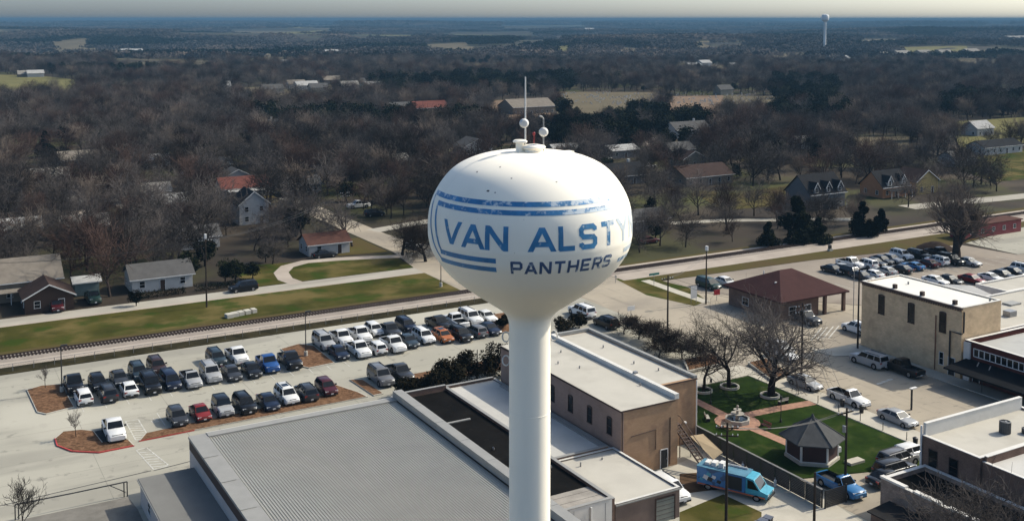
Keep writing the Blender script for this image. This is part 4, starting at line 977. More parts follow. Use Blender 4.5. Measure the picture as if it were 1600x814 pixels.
    wm = wl_.mesh('wheel_'+kind, [tyre_m, rim_m], .6)
    ar = MB(); pts = [(1.13*r*math.cos(t*math.pi/10), 1.13*r*math.sin(t*math.pi/10)) for t in range(-2, 13)]
    ar.add([(x, s, z) for s in (-.05, .05) for x, z in pts], [tuple(range(15)), tuple(range(15, 30))[::-1]]+[(i, 15+i, 16+i, i+1) for i in range(14)])
    am = ar.mesh('arch_'+kind, trim_m)
    for fx_ in (.315*L, -.30*L):
        for sy in (-1, 1):
            out.append(('wheel_arch', am, (fx_, sy*(hw-.045), r), None))
            out.append(('wheel', wm, (fx_, sy*(hw-.095), r), None))
    # lamps, grille, plates, mirrors
    hz = k['hood']-.20; hl = MB().box(-.10, .06, -.20, .20, -.075, .075).mesh('hl_'+kind, lamp_m); tl = MB().box(-.05, .05, -.16, .16, -.11, .11).mesh('tl_'+kind, tail_m)
    for s in (-1, 1):
        out.append(('headlight', hl, (.462*L, s*hw*.66, hz), None))
        out.append(('taillight', tl, (-.488*L, s*hw*.74, (k['deck'] if bed is None else 1.06)-.17), None))
        out.append(('mirror', MB().box(-.09, .09, -.12, .12, -.07, .08).mesh('mir_'+kind, trim_m), (cb1-.35, s*(hw+.06), belt+.10), None))
    out.append(('grille', MB().box(-.09, .05, -hw*(.42 if bed is None else .56), hw*(.42 if bed is None else .56), -.13 if bed is None else -.26, .13).mesh('gr_'+kind, trim_m), (.478*L, 0, hz-.08), None))
    out.append(('front_bumper', MB().box(-.12, .06, -hw*.80, hw*.80, -.10, .09).mesh('fb_'+kind, trim_m), (.488*L, 0, .42), None))
    out.append(('rear_bumper', MB().box(-.05, .10, -hw*.82, hw*.82, -.10, .09).mesh('rbm_'+kind, trim_m if bed is None else chrome_m), (-.497*L, 0, .45), None))
    for x_ in (.502*L+.04, -.502*L-.055): out.append(('license_plate', MB().box(-.015, .015, -.16, .16, -.08, .08).mesh('lp_'+kind, plate_m), (x_, 0, .50), None))
    if kind in ('bigsuv', 'suv'):
        for s in (-1, 1): out.append(('roof_rail', MB().box(ct0+.2, ct1-.3, -.025, .025, 0, .07).mesh('rr_'+kind, trim_m), (0, s*wt*.82, H-.015), None))
    CARMESH[kind] = out
    return out
HEAD = {'s': -90, 'n': 90, 'e': 0, 'w': 180}
def set_slot(o, m):
    o.material_slots[0].link = 'OBJECT'; o.material_slots[0].material = m
def car(px, py, kind, col, head, label, group, cat=None, name=None, top=None, z=0.0, jitter=1.5, sunroof=False, sc=1.18, xy=None):
    x, y = xy or G(px, py, .75+z)
    rz = HEAD.get(head, head) if isinstance(head, str) else head
    k = KIND[kind]
    nm = name or {'pickup': 'pickup_truck', 'cabpickup': 'pickup_truck', 'suv': 'parked_suv', 'bigsuv': 'parked_suv', 'van': 'minivan', 'jeep': 'off_road_car'}.get(kind, 'parked_car')
    t = thing(nm, label, cat or {'pickup': 'pickup truck', 'cabpickup': 'pickup truck', 'van': 'van'}.get(kind, 'car'), (x, y, z+.012), R(rz+random.uniform(-jitter, jitter)), group, sc)
    for pn, me, loc, slot in car_meshes(kind):
        o = obj(pn, me, t, loc)
        if slot: set_slot(o, PAINT[top] if (slot == 'top' and top) else PAINT[col])
    if sunroof:
        MB().box(-.55, .45, -.38, .38, 0, .022).build('sunroof', car_glass, t, loc=(k['ct'][0]*k['L']*.3, 0, k['H']+.002))
    return t
g1_ = 'cars parked in the front row by the metal roofed hall'
car(277, 651, 'hatch', 'charcoal', 's', 'dark hatchback, leftmost of the front row beside the hatched bay', g1_)
car(313, 644, 'beetle', 'red', 's', 'round roofed red car second from the left in the front row', g1_)
car(348, 637, 'jeep', 'silver', 's', 'boxy pale off roader with a black top in the front row', g1_, top='black')
car(382, 632, 'suv', 'black', 's', 'black SUV between the pale off roader and the navy sedan', g1_)
car(419, 627, 'sedan', 'navy', 's', 'navy sedan just left of the white sunroof car in the front row', g1_)
car(448, 618, 'suv', 'white', 's', 'white SUV with a dark sunroof in the front row', g1_, sunroof=True)
car(478, 613, 'suv', 'charcoal', 'n', 'dark SUV backed in between the white sunroof SUV and the maroon car', g1_)
car(510, 605, 'hatch', 'maroon', 's', 'maroon car at the right end of the front row by the mulch bed', g1_)
car(178, 671, 'pickup', 'white', 's', 'white pickup alone in the bay between mulch bed and crosswalk', 'vehicles parked singly', cat='pickup truck')
g2_ = 'cars parked in the left double row of the big car park'
car(130, 619, 'hatch', 'white', 'n', 'white hatchback, leftmost of the near side of the left double row', g2_)
car(168, 614, 'suv', 'charcoal', 'n', 'dark SUV seen from behind between two white hatchbacks', g2_)
car(201, 606, 'sedan', 'white', 'n', 'white sedan seen from behind beside the big black van', g2_)
car(235, 601, 'bigsuv', 'black', 's', 'big black SUV right of the white sedan seen from behind', g2_)
car(266, 595, 'van', 'navy', 's', 'dark blue minivan in front of the maroon SUV', g2_)
car(298, 592, 'cabpickup', 'silver', 's', 'silver pickup with a dark open bed beside the dark blue minivan', g2_)
car(329, 584, 'bigsuv', 'silver', 's', 'silver SUV with roof rails right of the silver pickup', g2_)
car(362, 582, 'sedan', 'charcoal', 's', 'charcoal sedan below the white pickup in the left double row', g2_)
car(393, 577, 'sedan', 'black', 's', 'black sedan left of the bright blue pickup', g2_)
car(418, 568, 'pickup', 'blue', 's', 'bright blue pickup truck near the mulch island with the lamp post', g2_)
car(453, 563, 'pickup', 'black', 's', 'black pickup parked against the mulch island with the lamp post', g2_)
car(115, 600, 'pickup', 'black', 's', 'black pickup beside the left lamp post and mulch bed', g2_)
car(153, 598, 'hatch', 'black', 's', 'black hatchback behind the dark SUV in the left double row', g2_)
car(186, 590, 'sedan', 'charcoal', 's', 'charcoal sedan nose to nose with the white sedan', g2_)
car(216, 582, 'suv', 'teal_grey', 's', 'slate grey SUV left of the maroon SUV', g2_)
car(245, 573, 'suv', 'brown', 's', 'dark maroon SUV behind the blue minivan', g2_)
car(338, 560, 'suv', 'teal_grey', 's', 'dark grey SUV left of the white pickup on the far side', g2_)
car(370, 556, 'pickup', 'white', 's', 'white pickup with a black bed on the far side of the left double row', g2_)
g3_ = 'cars parked in the right double row of the big car park'
car(506, 535, 'bigsuv', 'silver', 's', 'silver SUV at the far left of the right double row by the mulch island', g3_)
car(533, 528, 'pickup', 'white', 's', 'white pickup, left one of a pair behind the white pickup by a navy car', g3_)
car(562, 523, 'pickup', 'white', 's', 'white pickup, right one of a pair on the far side near the open tailgate', g3_)
car(585, 515, 'hatch', 'white', 's', 'white crossover with a dark windscreen and raised rear hatch', g3_)
car(608, 517, 'pickup', 'charcoal', 's', 'charcoal pickup behind the white truck on the far side', g3_)
car(635, 509, 'suv', 'navy', 's', 'dark blue SUV behind the slate blue car in the right double row', g3_)
car(685, 506, 'pickup', 'black', 's', 'black pickup behind the orange crossover', g3_)
car(712, 502, 'pickup', 'white', 'n', 'white pickup with its dark bed towards the camera', g3_)
car(735, 497, 'bigsuv', 'white', 's', 'white SUV second from the tower column on the far side', g3_)
car(760, 494, 'sedan', 'white', 's', 'white sedan nearest the tower column on the far side', g3_)
car(529, 550, 'sedan', 'navy', 's', 'navy sedan parked nose out beside the mulch island kerb', g3_)
car(560, 546, 'pickup', 'white', 's', 'white pickup right of the navy sedan on the near side', g3_)
car(588, 543, 'hatch', 'white', 'n', 'small white crossover seen from behind on the near side', g3_)
car(614, 538, 'pickup', 'white', 's', 'white pickup with a black front next to the slate blue car', g3_)
car(638, 532, 'sedan', 'teal_grey', 's', 'slate blue sedan between two white vehicles on the near side', g3_)
car(662, 526, 'suv', 'white', 's', 'white SUV left of the orange crossover', g3_)
car(692, 525, 'hatch', 'orange', 's', 'orange crossover with a roof rack', g3_, sunroof=True)
car(720, 523, 'suv', 'black', 's', 'black SUV right of the orange crossover', g3_)
car(744, 517, 'hatch', 'grey', 'n', 'grey hatchback seen from behind near the shrub', g3_)
car(765, 513, 'sedan', 'navy', 's', 'dark blue sedan on the near side closest to the tower column', g3_)
car(595, 589, 'bigsuv', 'grey', 's', 'dark grey SUV parked alone left of the big evergreen bush', 'vehicles parked singly')
car(624, 583, 'pickup', 'charcoal', 's', 'dark pickup half hidden by the big evergreen bush', 'vehicles parked singly')
# by the crossing and the station
car(909, 487, 'bigsuv', 'white', 'n', 'white SUV parked on the apron right of the tank neck', 'vehicles parked singly')
car(947, 504, 'suv', 'black', 'n', 'black SUV behind the white one next to the tan building', 'vehicles parked singly')
car(1107, 444, 'van', 'green', 's', 'dark green van beside the lamp post and red sign', 'vehicles parked singly')
car(1134, 440, 'sedan', 'white', 's', 'white sedan behind the brown station roof', 'vehicles parked singly')
car(1339, 513, 'suv', 'white', 'n', 'white SUV at the corner of the buff brick building', 'vehicles parked singly')
# right hand lot
g4_ = 'cars parked in the worn lot beyond the buff brick building'
for px, py, k, c, h, l in [
 (1302, 421, 'sedan', 'black', 's', 'black sedan at the far left end of the worn lot'), (1317, 419, 'sedan', 'silver', 's', 'silver sedan right beside the leftmost black sedan'),
 (1332, 426, 'suv', 'black', 's', 'black SUV at the front left of the worn lot'), (1347, 431, 'sedan', 'charcoal', 's', 'charcoal sedan nearest the buff building corner in the worn lot'),
 (1362, 428, 'sedan', 'white', 'n', 'white sedan with its tail out in the front of the worn lot'), (1383, 423, 'sedan', 'silver', 'n', 'silver sedan with its tail out beside the black one'),
 (1407, 420, 'sedan', 'black', 'n', 'black sedan left of the bright blue coupe'), (1426, 415, 'coupe', 'bright_blue', 'n', 'bright blue coupe in the worn lot'),
 (1449, 411, 'sedan', 'maroon', 'n', 'dark maroon sedan right of the blue coupe'), (1464, 408, 'suv', 'white', 'n', 'white SUV under the left branches of the big bare tree'),
 (1486, 407, 'bigsuv', 'black', 's', 'black SUV at the foot of the big bare tree'), (1514, 409, 'sedan', 'silver', 's', 'silver sedan right of the big bare tree trunk'),
 (1329, 412, 'pickup', 'white', 's', 'white pickup in the second row behind the black SUV'), (1353, 413, 'suv', 'white', 'n', 'white SUV in the second row behind the white sedan'),
 (1367, 410, 'sedan', 'black', 's', 'black sedan in the second row beside the white SUV'), (1378, 406, 'sedan', 'charcoal', 's', 'charcoal sedan in the second row left of the silver one'),
 (1393, 404, 'sedan', 'silver', 's', 'silver sedan in the second row behind the silver sedan'), (1409, 399, 'suv', 'white', 's', 'white crossover alone at the back of the worn lot'),
 (1436, 399, 'suv', 'black', 's', 'black SUV at the back of the worn lot right of the white crossover'), (1467, 396, 'pickup', 'black', 's', 'black pickup at the back of the lot left of the big bare tree'),
 (1462, 438, 'sedan', 'white', 's', 'white car peeping over the bright white roof'), (1484, 437, 'sedan', 'black', 's', 'black car between the white roof and the red car'),
 (1519, 436, 'sedan', 'red', 's', 'red car beside the grey gabled shed'), (1549, 433, 'coupe', 'white', 's', 'white coupe right of the red car'),
 (1567, 429, 'sedan', 'charcoal', 's', 'charcoal sedan right of the white coupe'), (1584, 425, 'sedan', 'black', 's', 'black sedan second from the right edge of the photo'), (1601, 421, 'suv', 'white', 's', 'white SUV cut by the right edge of the photo')]:
    car(px, py, k, c, h, l, g4_, z=.01, jitter=4)
# main street by the park
g5_ = 'cars parked along the park street'
car(1258, 597, 'sedan', 'silver', 's', 'silver sedan at the kerb below the utility pole', g5_, z=.01)
car(1326, 621, 'cabpickup', 'white', 's', 'white pickup at the kerb beside the park lawn', g5_, z=.01)
car(1403, 652, 'sedan', 'silver', 's', 'silver sedan with a dark side near the corner building', g5_, z=.01)
car(1358, 563, 'bigsuv', 'silver', 'n', 'silver SUV parked along the buff brick wall', g5_, z=.01)
car(1411, 575, 'pickup', 'black', 'n', 'black pickup parked behind the silver SUV at the buff wall', g5_, z=.01)
car(1224, 552, 'sedan', 'white', 's', 'white sedan seen through the large park tree', g5_, z=.01)
car(1219, 543, 'hatch', 'white', 's', 'white hatchback behind the white sedan at the large park tree', g5_, z=.01)
car(1257, 497, 'pickup', 'charcoal', 's', 'dark pickup beside the station porch behind the bare tree', g5_, z=.01)
g6_ = 'vehicles at the end of the park lawn'
car(1403, 717, 'suv', 'grey', 'e', 'grey SUV furthest back of the dark group beside the annex', g6_)
car(1398, 733, 'suv', 'charcoal', 'e', 'charcoal SUV in the middle of the dark group beside the annex', g6_)
car(1388, 745, 'sedan', 'black', 'e', 'black sedan nearest the annex wall', g6_)
car(1424, 706, 'hatch', 'white', 'e', 'white hatchback nosing out behind the corner building', g6_)
car(1313, 757, 'cabpickup', 'bright_blue', 's', 'blue pickup truck behind the gazebo and the black fence end', g6_, sc=1.16)
car(1046, 765, 'suv', 'white', 's', 'white SUV half hidden behind the garage corner', 'vehicles parked singly')
# north of the railway
g7_ = 'vehicles among the houses north of the railway'
car(380, 449, 'suv', 'black', 'w', 'dark SUV standing by the north road left of the loop drive', g7_)
car(647, 382, 'sedan', 'white', 's', 'white sedan on the cross street behind the lone oak', g7_)
car(507, 397, 'sedan', 'black', 'e', 'black car in front of the small white house with a red roof', g7_)
car(560, 321, 'pickup', 'white', 'w', 'white pickup parked far up the cross street', g7_)
car(585, 334, 'suv', 'black', 'e', 'dark SUV parked far up the cross street below the white pickup', g7_)
car(145, 465, 'pickup', 'green', 's', 'dark green truck in the yard beside the pale shed', g7_)
car(88, 478, 'suv', 'maroon', 's', 'dark red SUV in front of the brown gabled house', g7_)
car(1013, 375, 'sedan', 'maroon', 'e', 'dark red car behind the trees right of the tank', g7_)
car(945, 247, 'sedan', 'white', 'e', 'white car beside the pale roofed house behind the tank', g7_)
car(1015, 259, 'sedan', 'white', 'e', 'white car beside the dark roof with a white chimney', g7_)

# ------------------------------------------------------------------ painted food truck
ft = thing('food_truck', 'blue food truck with a turquoise nose and painted side parked by the black fence', 'food truck', (*G(1147, 752, 1.2), .02), R(-62), 'vehicles at the end of the park lawn', 1.1)
ft.scale = (1.15, 1.05, .84)
tq = mat('turquoise_paint', (.05,.34,.46), .4, .15, 1.2); fb = mat('mural_blue_paint', (.03,.17,.40), .45, .1, .6); add_layer(fb, (.02,.05,.12), .9, .52, .58, .8, world=False, detail=3)
def ftp(n, mb, m, p=None, **k): return mb.build(n, m, p or ft, **k)
ftp('body', MB().box(-3.6, 1.55, -1.15, 1.15, .55, 3.05), fb)
ftp('roof', MB().box(-3.65, 1.6, -1.2, 1.2, 3.052, 3.14), mat('pale_truck_roof', (.07,.20,.28), .6, .25, .8))
cbm = MB(); pr = [(1.56,.55), (3.75,.55), (3.85,1.25), (3.1,1.5), (2.35,2.9), (1.56,3.02)]
cbm.add([(x,-1.08,z) for x,z in pr]+[(x,1.08,z) for x,z in pr], [tuple(range(6)), tuple(range(6,12))[::-1]]+[(i,6+i,6+(i+1)%6,(i+1)%6) for i in range(6)])
ftp('cab', cbm, tq)
wsm = MB(); inset(wsm, ((3.1,-1.08,1.5), (3.1,1.08,1.5), (2.35,1.08,2.9), (2.35,-1.08,2.9)), .06, .1, .02); ftp('windshield', wsm, car_glass)
for s in (-1, 1):
    q = [(1.75,1.55), (2.9,1.55), (2.3,2.65), (1.75,2.75)]
    v = [(x, s*1.095, z) for x, z in q]; ftp('side_window', MB().add(v, [(0,1,2,3) if s < 0 else (3,2,1,0)]), car_glass)
ftp('serving_hatch', MB().box(-.3, 1.2, -1.19, -1.152, 1.0, 2.8), trim_m)
ftp('stripe', MB().box(-3.5, 3.6, -1.17, -1.151, .60, .80), mat('orange_red_stripe', (.45,.11,.04), .5, .15, 1)); ftp('stripe', MB().box(-3.5, 3.6, 1.151, 1.17, .60, .80), MATS['orange_red_stripe'])
for i, (x, z, r_, m) in enumerate([(-2.6,1.75,.42,white_trim), (-2.15,1.6,.38,dark_metal), (-1.75,2.0,.30,white_trim), (-2.3,2.25,.33,tq), (-1.2,1.5,.32,dark_metal), (-3.1,1.4,.25,tq)]):
    ftp('mural_blob', MB().add([(x+r_*math.cos(a*.7)*(.7+.3*(a%2)), -1.155-.004*(i+1), z+r_*math.sin(a*.7)*(.7+.3*(a%2))) for a in range(9)], [tuple(range(9))]), m)
for i, x in enumerate((-3.0, -2.3, -1.5)): ftp('roof_vent', MB().box(x, x+.5, -.5, .4, 3.15, 3.55+.15*i), white_trim)
ftp('roof_pipe', MB().tube([(-.8,-.6,3.14), (-.8,-.6,3.7)], .12, 8), white_trim); ftp('roof_rack', MB().box(-3.2, 1.2, .7, .78, 3.15, 3.4), white_trim)
for x in (-2.4, 2.7):
    for s in (-1, 1): obj('wheel', [m for n, m, l, _ in car_meshes('pickup') if n == 'wheel'][0], ft, (x, s*1.06, .42))
ftp('bumper', MB().box(3.8, 3.95, -1.05, 1.05, .55, .8), trim_m)
for s in (-1, 1): ftp('headlight', MB().box(3.72, 3.86, s*.75-.17, s*.75+.17, .95, 1.2), lamp_m)
# ------------------------------------------------------------------ houses
HOUSES = []       # (x, y, half size) kept clear of trees, with a strip of lawn on the camera side
rf = {n: mat('roof_'+n, c, .9, .14, .6, .2, world=True) for n, c in dict(tan=(.22,.19,.155), brown=(.075,.050,.042), grey=(.13,.125,.12), dark=(.030,.030,.032), red=(.15,.058,.046), redbrown=(.13,.065,.050), white=(.40,.39,.37), pale=(.27,.25,.22)).items()}
wf = {n: mat('siding_'+n, c, .85, .08, .8, world=True) for n, c in dict(white=(.50,.485,.455), cream=(.34,.30,.23), tan=(.25,.20,.15), teal=(.17,.22,.21), brown=(.085,.055,.042), brick=(.21,.085,.052), orange=(.42,.20,.10), yellow=(.42,.31,.13), dark=(.16,.155,.15), grey=(.24,.235,.225)).items()}
def house(x, y, sx, sy, h, rise, axis, w, r, label, name='house', cat='house', chimney=False, porch=None, wins=True, group='houses among the trees north of the railway', clear=14, z=0, trim=True):
    t = bthing(name, label, x-sx/2, y-sy/2, cat, group)
    roof = gable(t, x-sx/2, x+sx/2, y-sy/2, y+sy/2, h, rise, axis, wf[w], rf[r], over=.5)
    HOUSES.append((x, y, max(sx, sy)/2, clear*(1 if y < 245 else 1.6 if y < 700 else 1.3)))
    if trim:
        e = .52
        if axis == 'x': part(t, 'fascia', MB().box(x-sx/2-e, x+sx/2+e, y-sy/2-e-.06, y-sy/2-e-.005, h-e*rise/(sy/2)-.04, h-e*rise/(sy/2)+.15), white_trim)
        else:
            f_ = MB()
            for s in (-1, 1):
                xe, zz = x+s*(sx/2+.5), h-.5*rise/(sx/2)
                a = [(xe, y-sy/2-.56, zz-.05), (x, y-sy/2-.56, h+rise-.05), (x, y-sy/2-.56, h+rise+.2), (xe, y-sy/2-.56, zz+.2)]; f_.add(a+[(p[0], p[1]+.05, p[2]) for p in a], [(0,1,2,3), (7,6,5,4), (0,4,5,1), (1,5,6,2), (2,6,7,3), (3,7,4,0)])
            part(t, 'fascia', f_, white_trim)
    if wins:
        n = max(2, int(sx/3.5))
        for i in range(n):
            u = x-sx/2+sx*(i+.5)/n
            if i == n//2: door(t, 'S', u, y-sy/2, .05, .95, 2.1, wf['brown'])
            else: window(t, 'S', u, y-sy/2, .95, 1.0, 1.25)
            if h > 4.8: window(t, 'S', u, y-sy/2, 3.5, .9, 1.3)
        for k in range(2):
            window(t, 'W', x-sx/2, y-sy/4+k*sy/2, .95, .9, 1.2)
            if h > 4.8: window(t, 'W', x-sx/2, y-sy/4+k*sy/2, 3.5, .9, 1.2)
    if chimney:
        c = MB().box(x+sx*.22, x+sx*.22+.8, y+.6, y+1.4, h+rise*.3, h+rise+1.1); c.build('chimney', wf['white'], roof, loc=(0,0,0))
    if porch:
        pr = MB().add([(x-sx*.4, y-sy/2-2.4, 2.35), (x+sx*.4, y-sy/2-2.4, 2.35), (x+sx*.4, y-sy/2-.58, 2.75), (x-sx*.4, y-sy/2-.58, 2.75)], [(0,1,2,3)]).add([(x-sx*.4, y-sy/2-2.4, 2.25), (x+sx*.4, y-sy/2-2.4, 2.25), (x+sx*.4, y-sy/2-.58, 2.65), (x-sx*.4, y-sy/2-.58, 2.65)], [(3,2,1,0)])
        part(t, 'porch_roof', pr, rf[porch])
        for i in range(4): part(t, 'porch_post', MB().box(x-sx*.38+i*sx*.253, x-sx*.38+i*sx*.253+.14, y-sy/2-2.3, y-sy/2-2.16, 0, 2.25), white_trim)
    return t
house(19.5, 233, 15, 11, 4.0, 3.4, 'x', 'tan', 'tan', 'large tan roofed house at the left edge above the brown gabled one', chimney=False, porch='tan')
house(23.5, 220.5, 8.5, 8, 2.9, 2.2, 'y', 'brown', 'brown', 'brown gabled house near the road at the left edge behind the dark red SUV', clear=4)
house(31.5, 227.5, 4.6, 3.6, 2.8, .7, 'x', 'teal', 'white', 'small teal shed with a white roof behind the dark green truck', 'shed', 'shed', wins=False, clear=10)
house(45.5, 226.5, 12, 8, 2.9, 2.1, 'x', 'white', 'grey', 'white house with a grey roof beside the tall pole on the north road', porch=None, clear=10)
house(82, 287, 8, 9, 5.6, 3.2, 'y', 'white', 'dark', 'two storey white house with a black roof and a white gable', clear=40)
house(92.5, 331, 15, 9, 3.2, 2.8, 'x', 'white', 'red', 'white house with a bright red roof behind the black roofed one', porch='white', clear=30)
house(86.5, 240.5, 10, 7, 2.8, 1.8, 'x', 'white', 'redbrown', 'small white house with a red brown roof by the loop drive', clear=16)
house(155.5, 513, 11, 9, 3.6, 2.4, 'x', 'white', 'grey', 'white house alone among bare trees left of the tank', clear=30, chimney=True)
house(263, 556, 20, 14, 5.0, 3.2, 'x', 'tan', 'red', 'broad red roofed building far behind the left of the tank', clear=40)
house(251, 575, 18, 12, 4.0, 2.6, 'x', 'grey', 'grey', 'grey roofed house left of the broad red roof', clear=40)
house(203.5, 388, 13, 10, 3.4, 3.2, 'y', 'white', 'grey', 'white gabled house just above the left shoulder of the tank', clear=30)
house(319, 540, 28, 18, 4.5, 4.0, 'x', 'tan', 'tan', 'big tan roofed building behind the antenna mast', clear=12)
house(250, 350, 13, 9, 3.2, 1.6, 'x', 'grey', 'white', 'house with a pale roof right of the dish antennas', clear=30)
house(320, 394, 20, 10, 4, 3.2, 'x', 'white', 'grey', 'white house with a white chimney near the dark evergreens', chimney=True, clear=30)
house(270, 339, 12, 9, 3.4, 2.4, 'x', 'grey', 'grey', 'grey house above the brown gabled one right of the tank', clear=22)
house(256, 315, 11, 9, 3.2, 2.8, 'y', 'cream', 'brown', 'brown gabled house with a cream front right of the tank', clear=26)
house(211, 294, 14, 10, 3.2, 3.4, 'x', 'dark', 'dark', 'dark roofed house with a white chimney at the right edge of the tank', chimney=True, clear=22)
house(233, 281, 20, 13, 3.2, 3.0, 'x', 'tan', 'brown', 'house with a wide brown roof and pale eaves above the meadow', clear=28)
house(392, 284, 24, 9, 3.2, 2.2, 'x', 'white', 'dark', 'long dark roofed house by the green field at the right edge', clear=20)
house(168, 226, 13, 8, 3.2, 2.0, 'x', 'grey', 'grey', 'grey house half hidden by bare trees right of the tank', clear=8)
house(58, 428, 14, 9, 3.2, 2.6, 'x', 'cream', 'tan', 'tan roofed house deep in the woods on the left', clear=34)
house(83, 413, 9, 7, 3, 1.6, 'x', 'white', 'white', 'little house with a white roof deep in the woods on the left', clear=34)
house(97, 356, 9, 8, 3, 2.2, 'y', 'white', 'grey', 'little white gabled house beyond the bright red roof', clear=18)
house(62, 262, 9, 7, 3, 2.0, 'x', 'white', 'grey', 'white bungalow hidden among trees left of the loop drive', clear=10)
for i, (px, py, sx, r, lb) in enumerate([(75, 286, 13, 'pale', 'pale roofed bungalow buried in bare trees at the far left'), (232, 312, 12, 'pale', 'pale roofed bungalow buried in bare trees left of the bright red roof'), (262, 330, 10, 'white', 'little pale roofed bungalow just above the grey roofed white house'), (22, 372, 12, 'white', 'white roofed house behind the large tan roof at the left edge'), (330, 268, 13, 'grey', 'grey roofed bungalow in the woods above the bright red roof'), (150, 300, 11, 'tan', 'tan roofed bungalow in the middle of the left woods'), (470, 300, 11, 'grey', 'grey roofed bungalow in the woods up the cross street'), (610, 262, 12, 'pale', 'pale roofed bungalow in the woods left of the tank shoulder'), (560, 205, 14, 'grey', 'grey roofed house deep in the woods left of the antenna mast')]):
    hx_, hy_ = G(px, py); house(hx_, hy_, sx, 8, 3, 2.0, 'x', ('white', 'cream', 'grey')[i % 3], r, lb, clear=9)
    ribbon('driveway', [(hx_-sx/2-3, hy_+6), (hx_-sx/2-3, hy_-10), (hx_-sx/2-1, hy_-20)], 3.0, .03, road_m)
house(40, 290, 11, 8, 3, 2.2, 'x', 'cream', 'pale', 'cream bungalow among dense bare trees on the left', clear=12)
def dormer_house(x, y, sx, sy, h, rise, n, w, r, label, dw=1.9, trim_w=None):
    t = house(x, y, sx, sy, h, rise, 'x', w, r, label, wins=True, clear=16, porch=r)
    for i in range(n):
        u = x-sx/2+sx*(i+.5)/n; y0 = y-sy/2-.15; z0 = h+.1
        d = MB().add([(u-dw/2,y0,z0), (u+dw/2,y0,z0), (u+dw/2,y0,z0+1.5), (u,y0,z0+2.9), (u-dw/2,y0,z0+1.5), (u-dw/2,y-.5,z0+1.5), (u+dw/2,y-.5,z0+1.5), (u,y-.5,z0+2.9), (u-dw/2,y-.5,z0), (u+dw/2,y-.5,z0)], [(0,1,2,3,4), (0,4,5,8), (1,9,6,2)])
        part(t, 'dormer', d, wf[trim_w or w])
        s = MB(); k = .3
        for sg in (-1, 1):
            a = [(u+sg*(dw/2+k), y0-.3, z0+1.5-k*2.8/dw), (u, y0-.3, z0+2.98), (u, y, z0+2.98), (u+sg*(dw/2+k), y, z0+1.5-k*2.8/dw)]
            if sg > 0: a = a[::-1]
            s.add(a+[(p[0], p[1], p[2]+.14) for p in a], [(3,2,1,0), (4,5,6,7), (0,1,5,4), (1,2,6,5), (2,3,7,6), (3,0,4,7)])
        part(t, 'dormer_roof', s, rf[r])
        b = MB()
        for sg in (-1, 1):
            a = [(u+sg*(dw/2+k), y0-.36, z0+1.42-k*2.8/dw), (u, y0-.36, z0+2.9), (u, y0-.36, z0+3.2), (u+sg*(dw/2+k), y0-.36, z0+1.72-k*2.8/dw)]; b.add(a+[(p[0], p[1]+.05, p[2]) for p in a], [(0,1,2,3), (7,6,5,4), (0,4,5,1), (2,6,7,3), (3,7,4,0)])
        part(t, 'bargeboard', b, white_trim)
        window(t, 'S', u, y0, z0+.15, .8, 1.35)
    return t
dormer_house(234.5, 229, 14, 10, 4.6, 4.8, 3, 'dark', 'dark', 'dark Victorian house with three white edged pointed dormers')
dormer_house(267.5, 232, 12, 9, 3.6, 4.2, 2, 'orange', 'dark', 'orange brick house with a dark roof and two white dormers', trim_w='white')
house(281, 231.5, 10, 9, 4.2, 3.2, 'y', 'yellow', 'brown', 'yellow gabled house behind the big bare tree', clear=14)
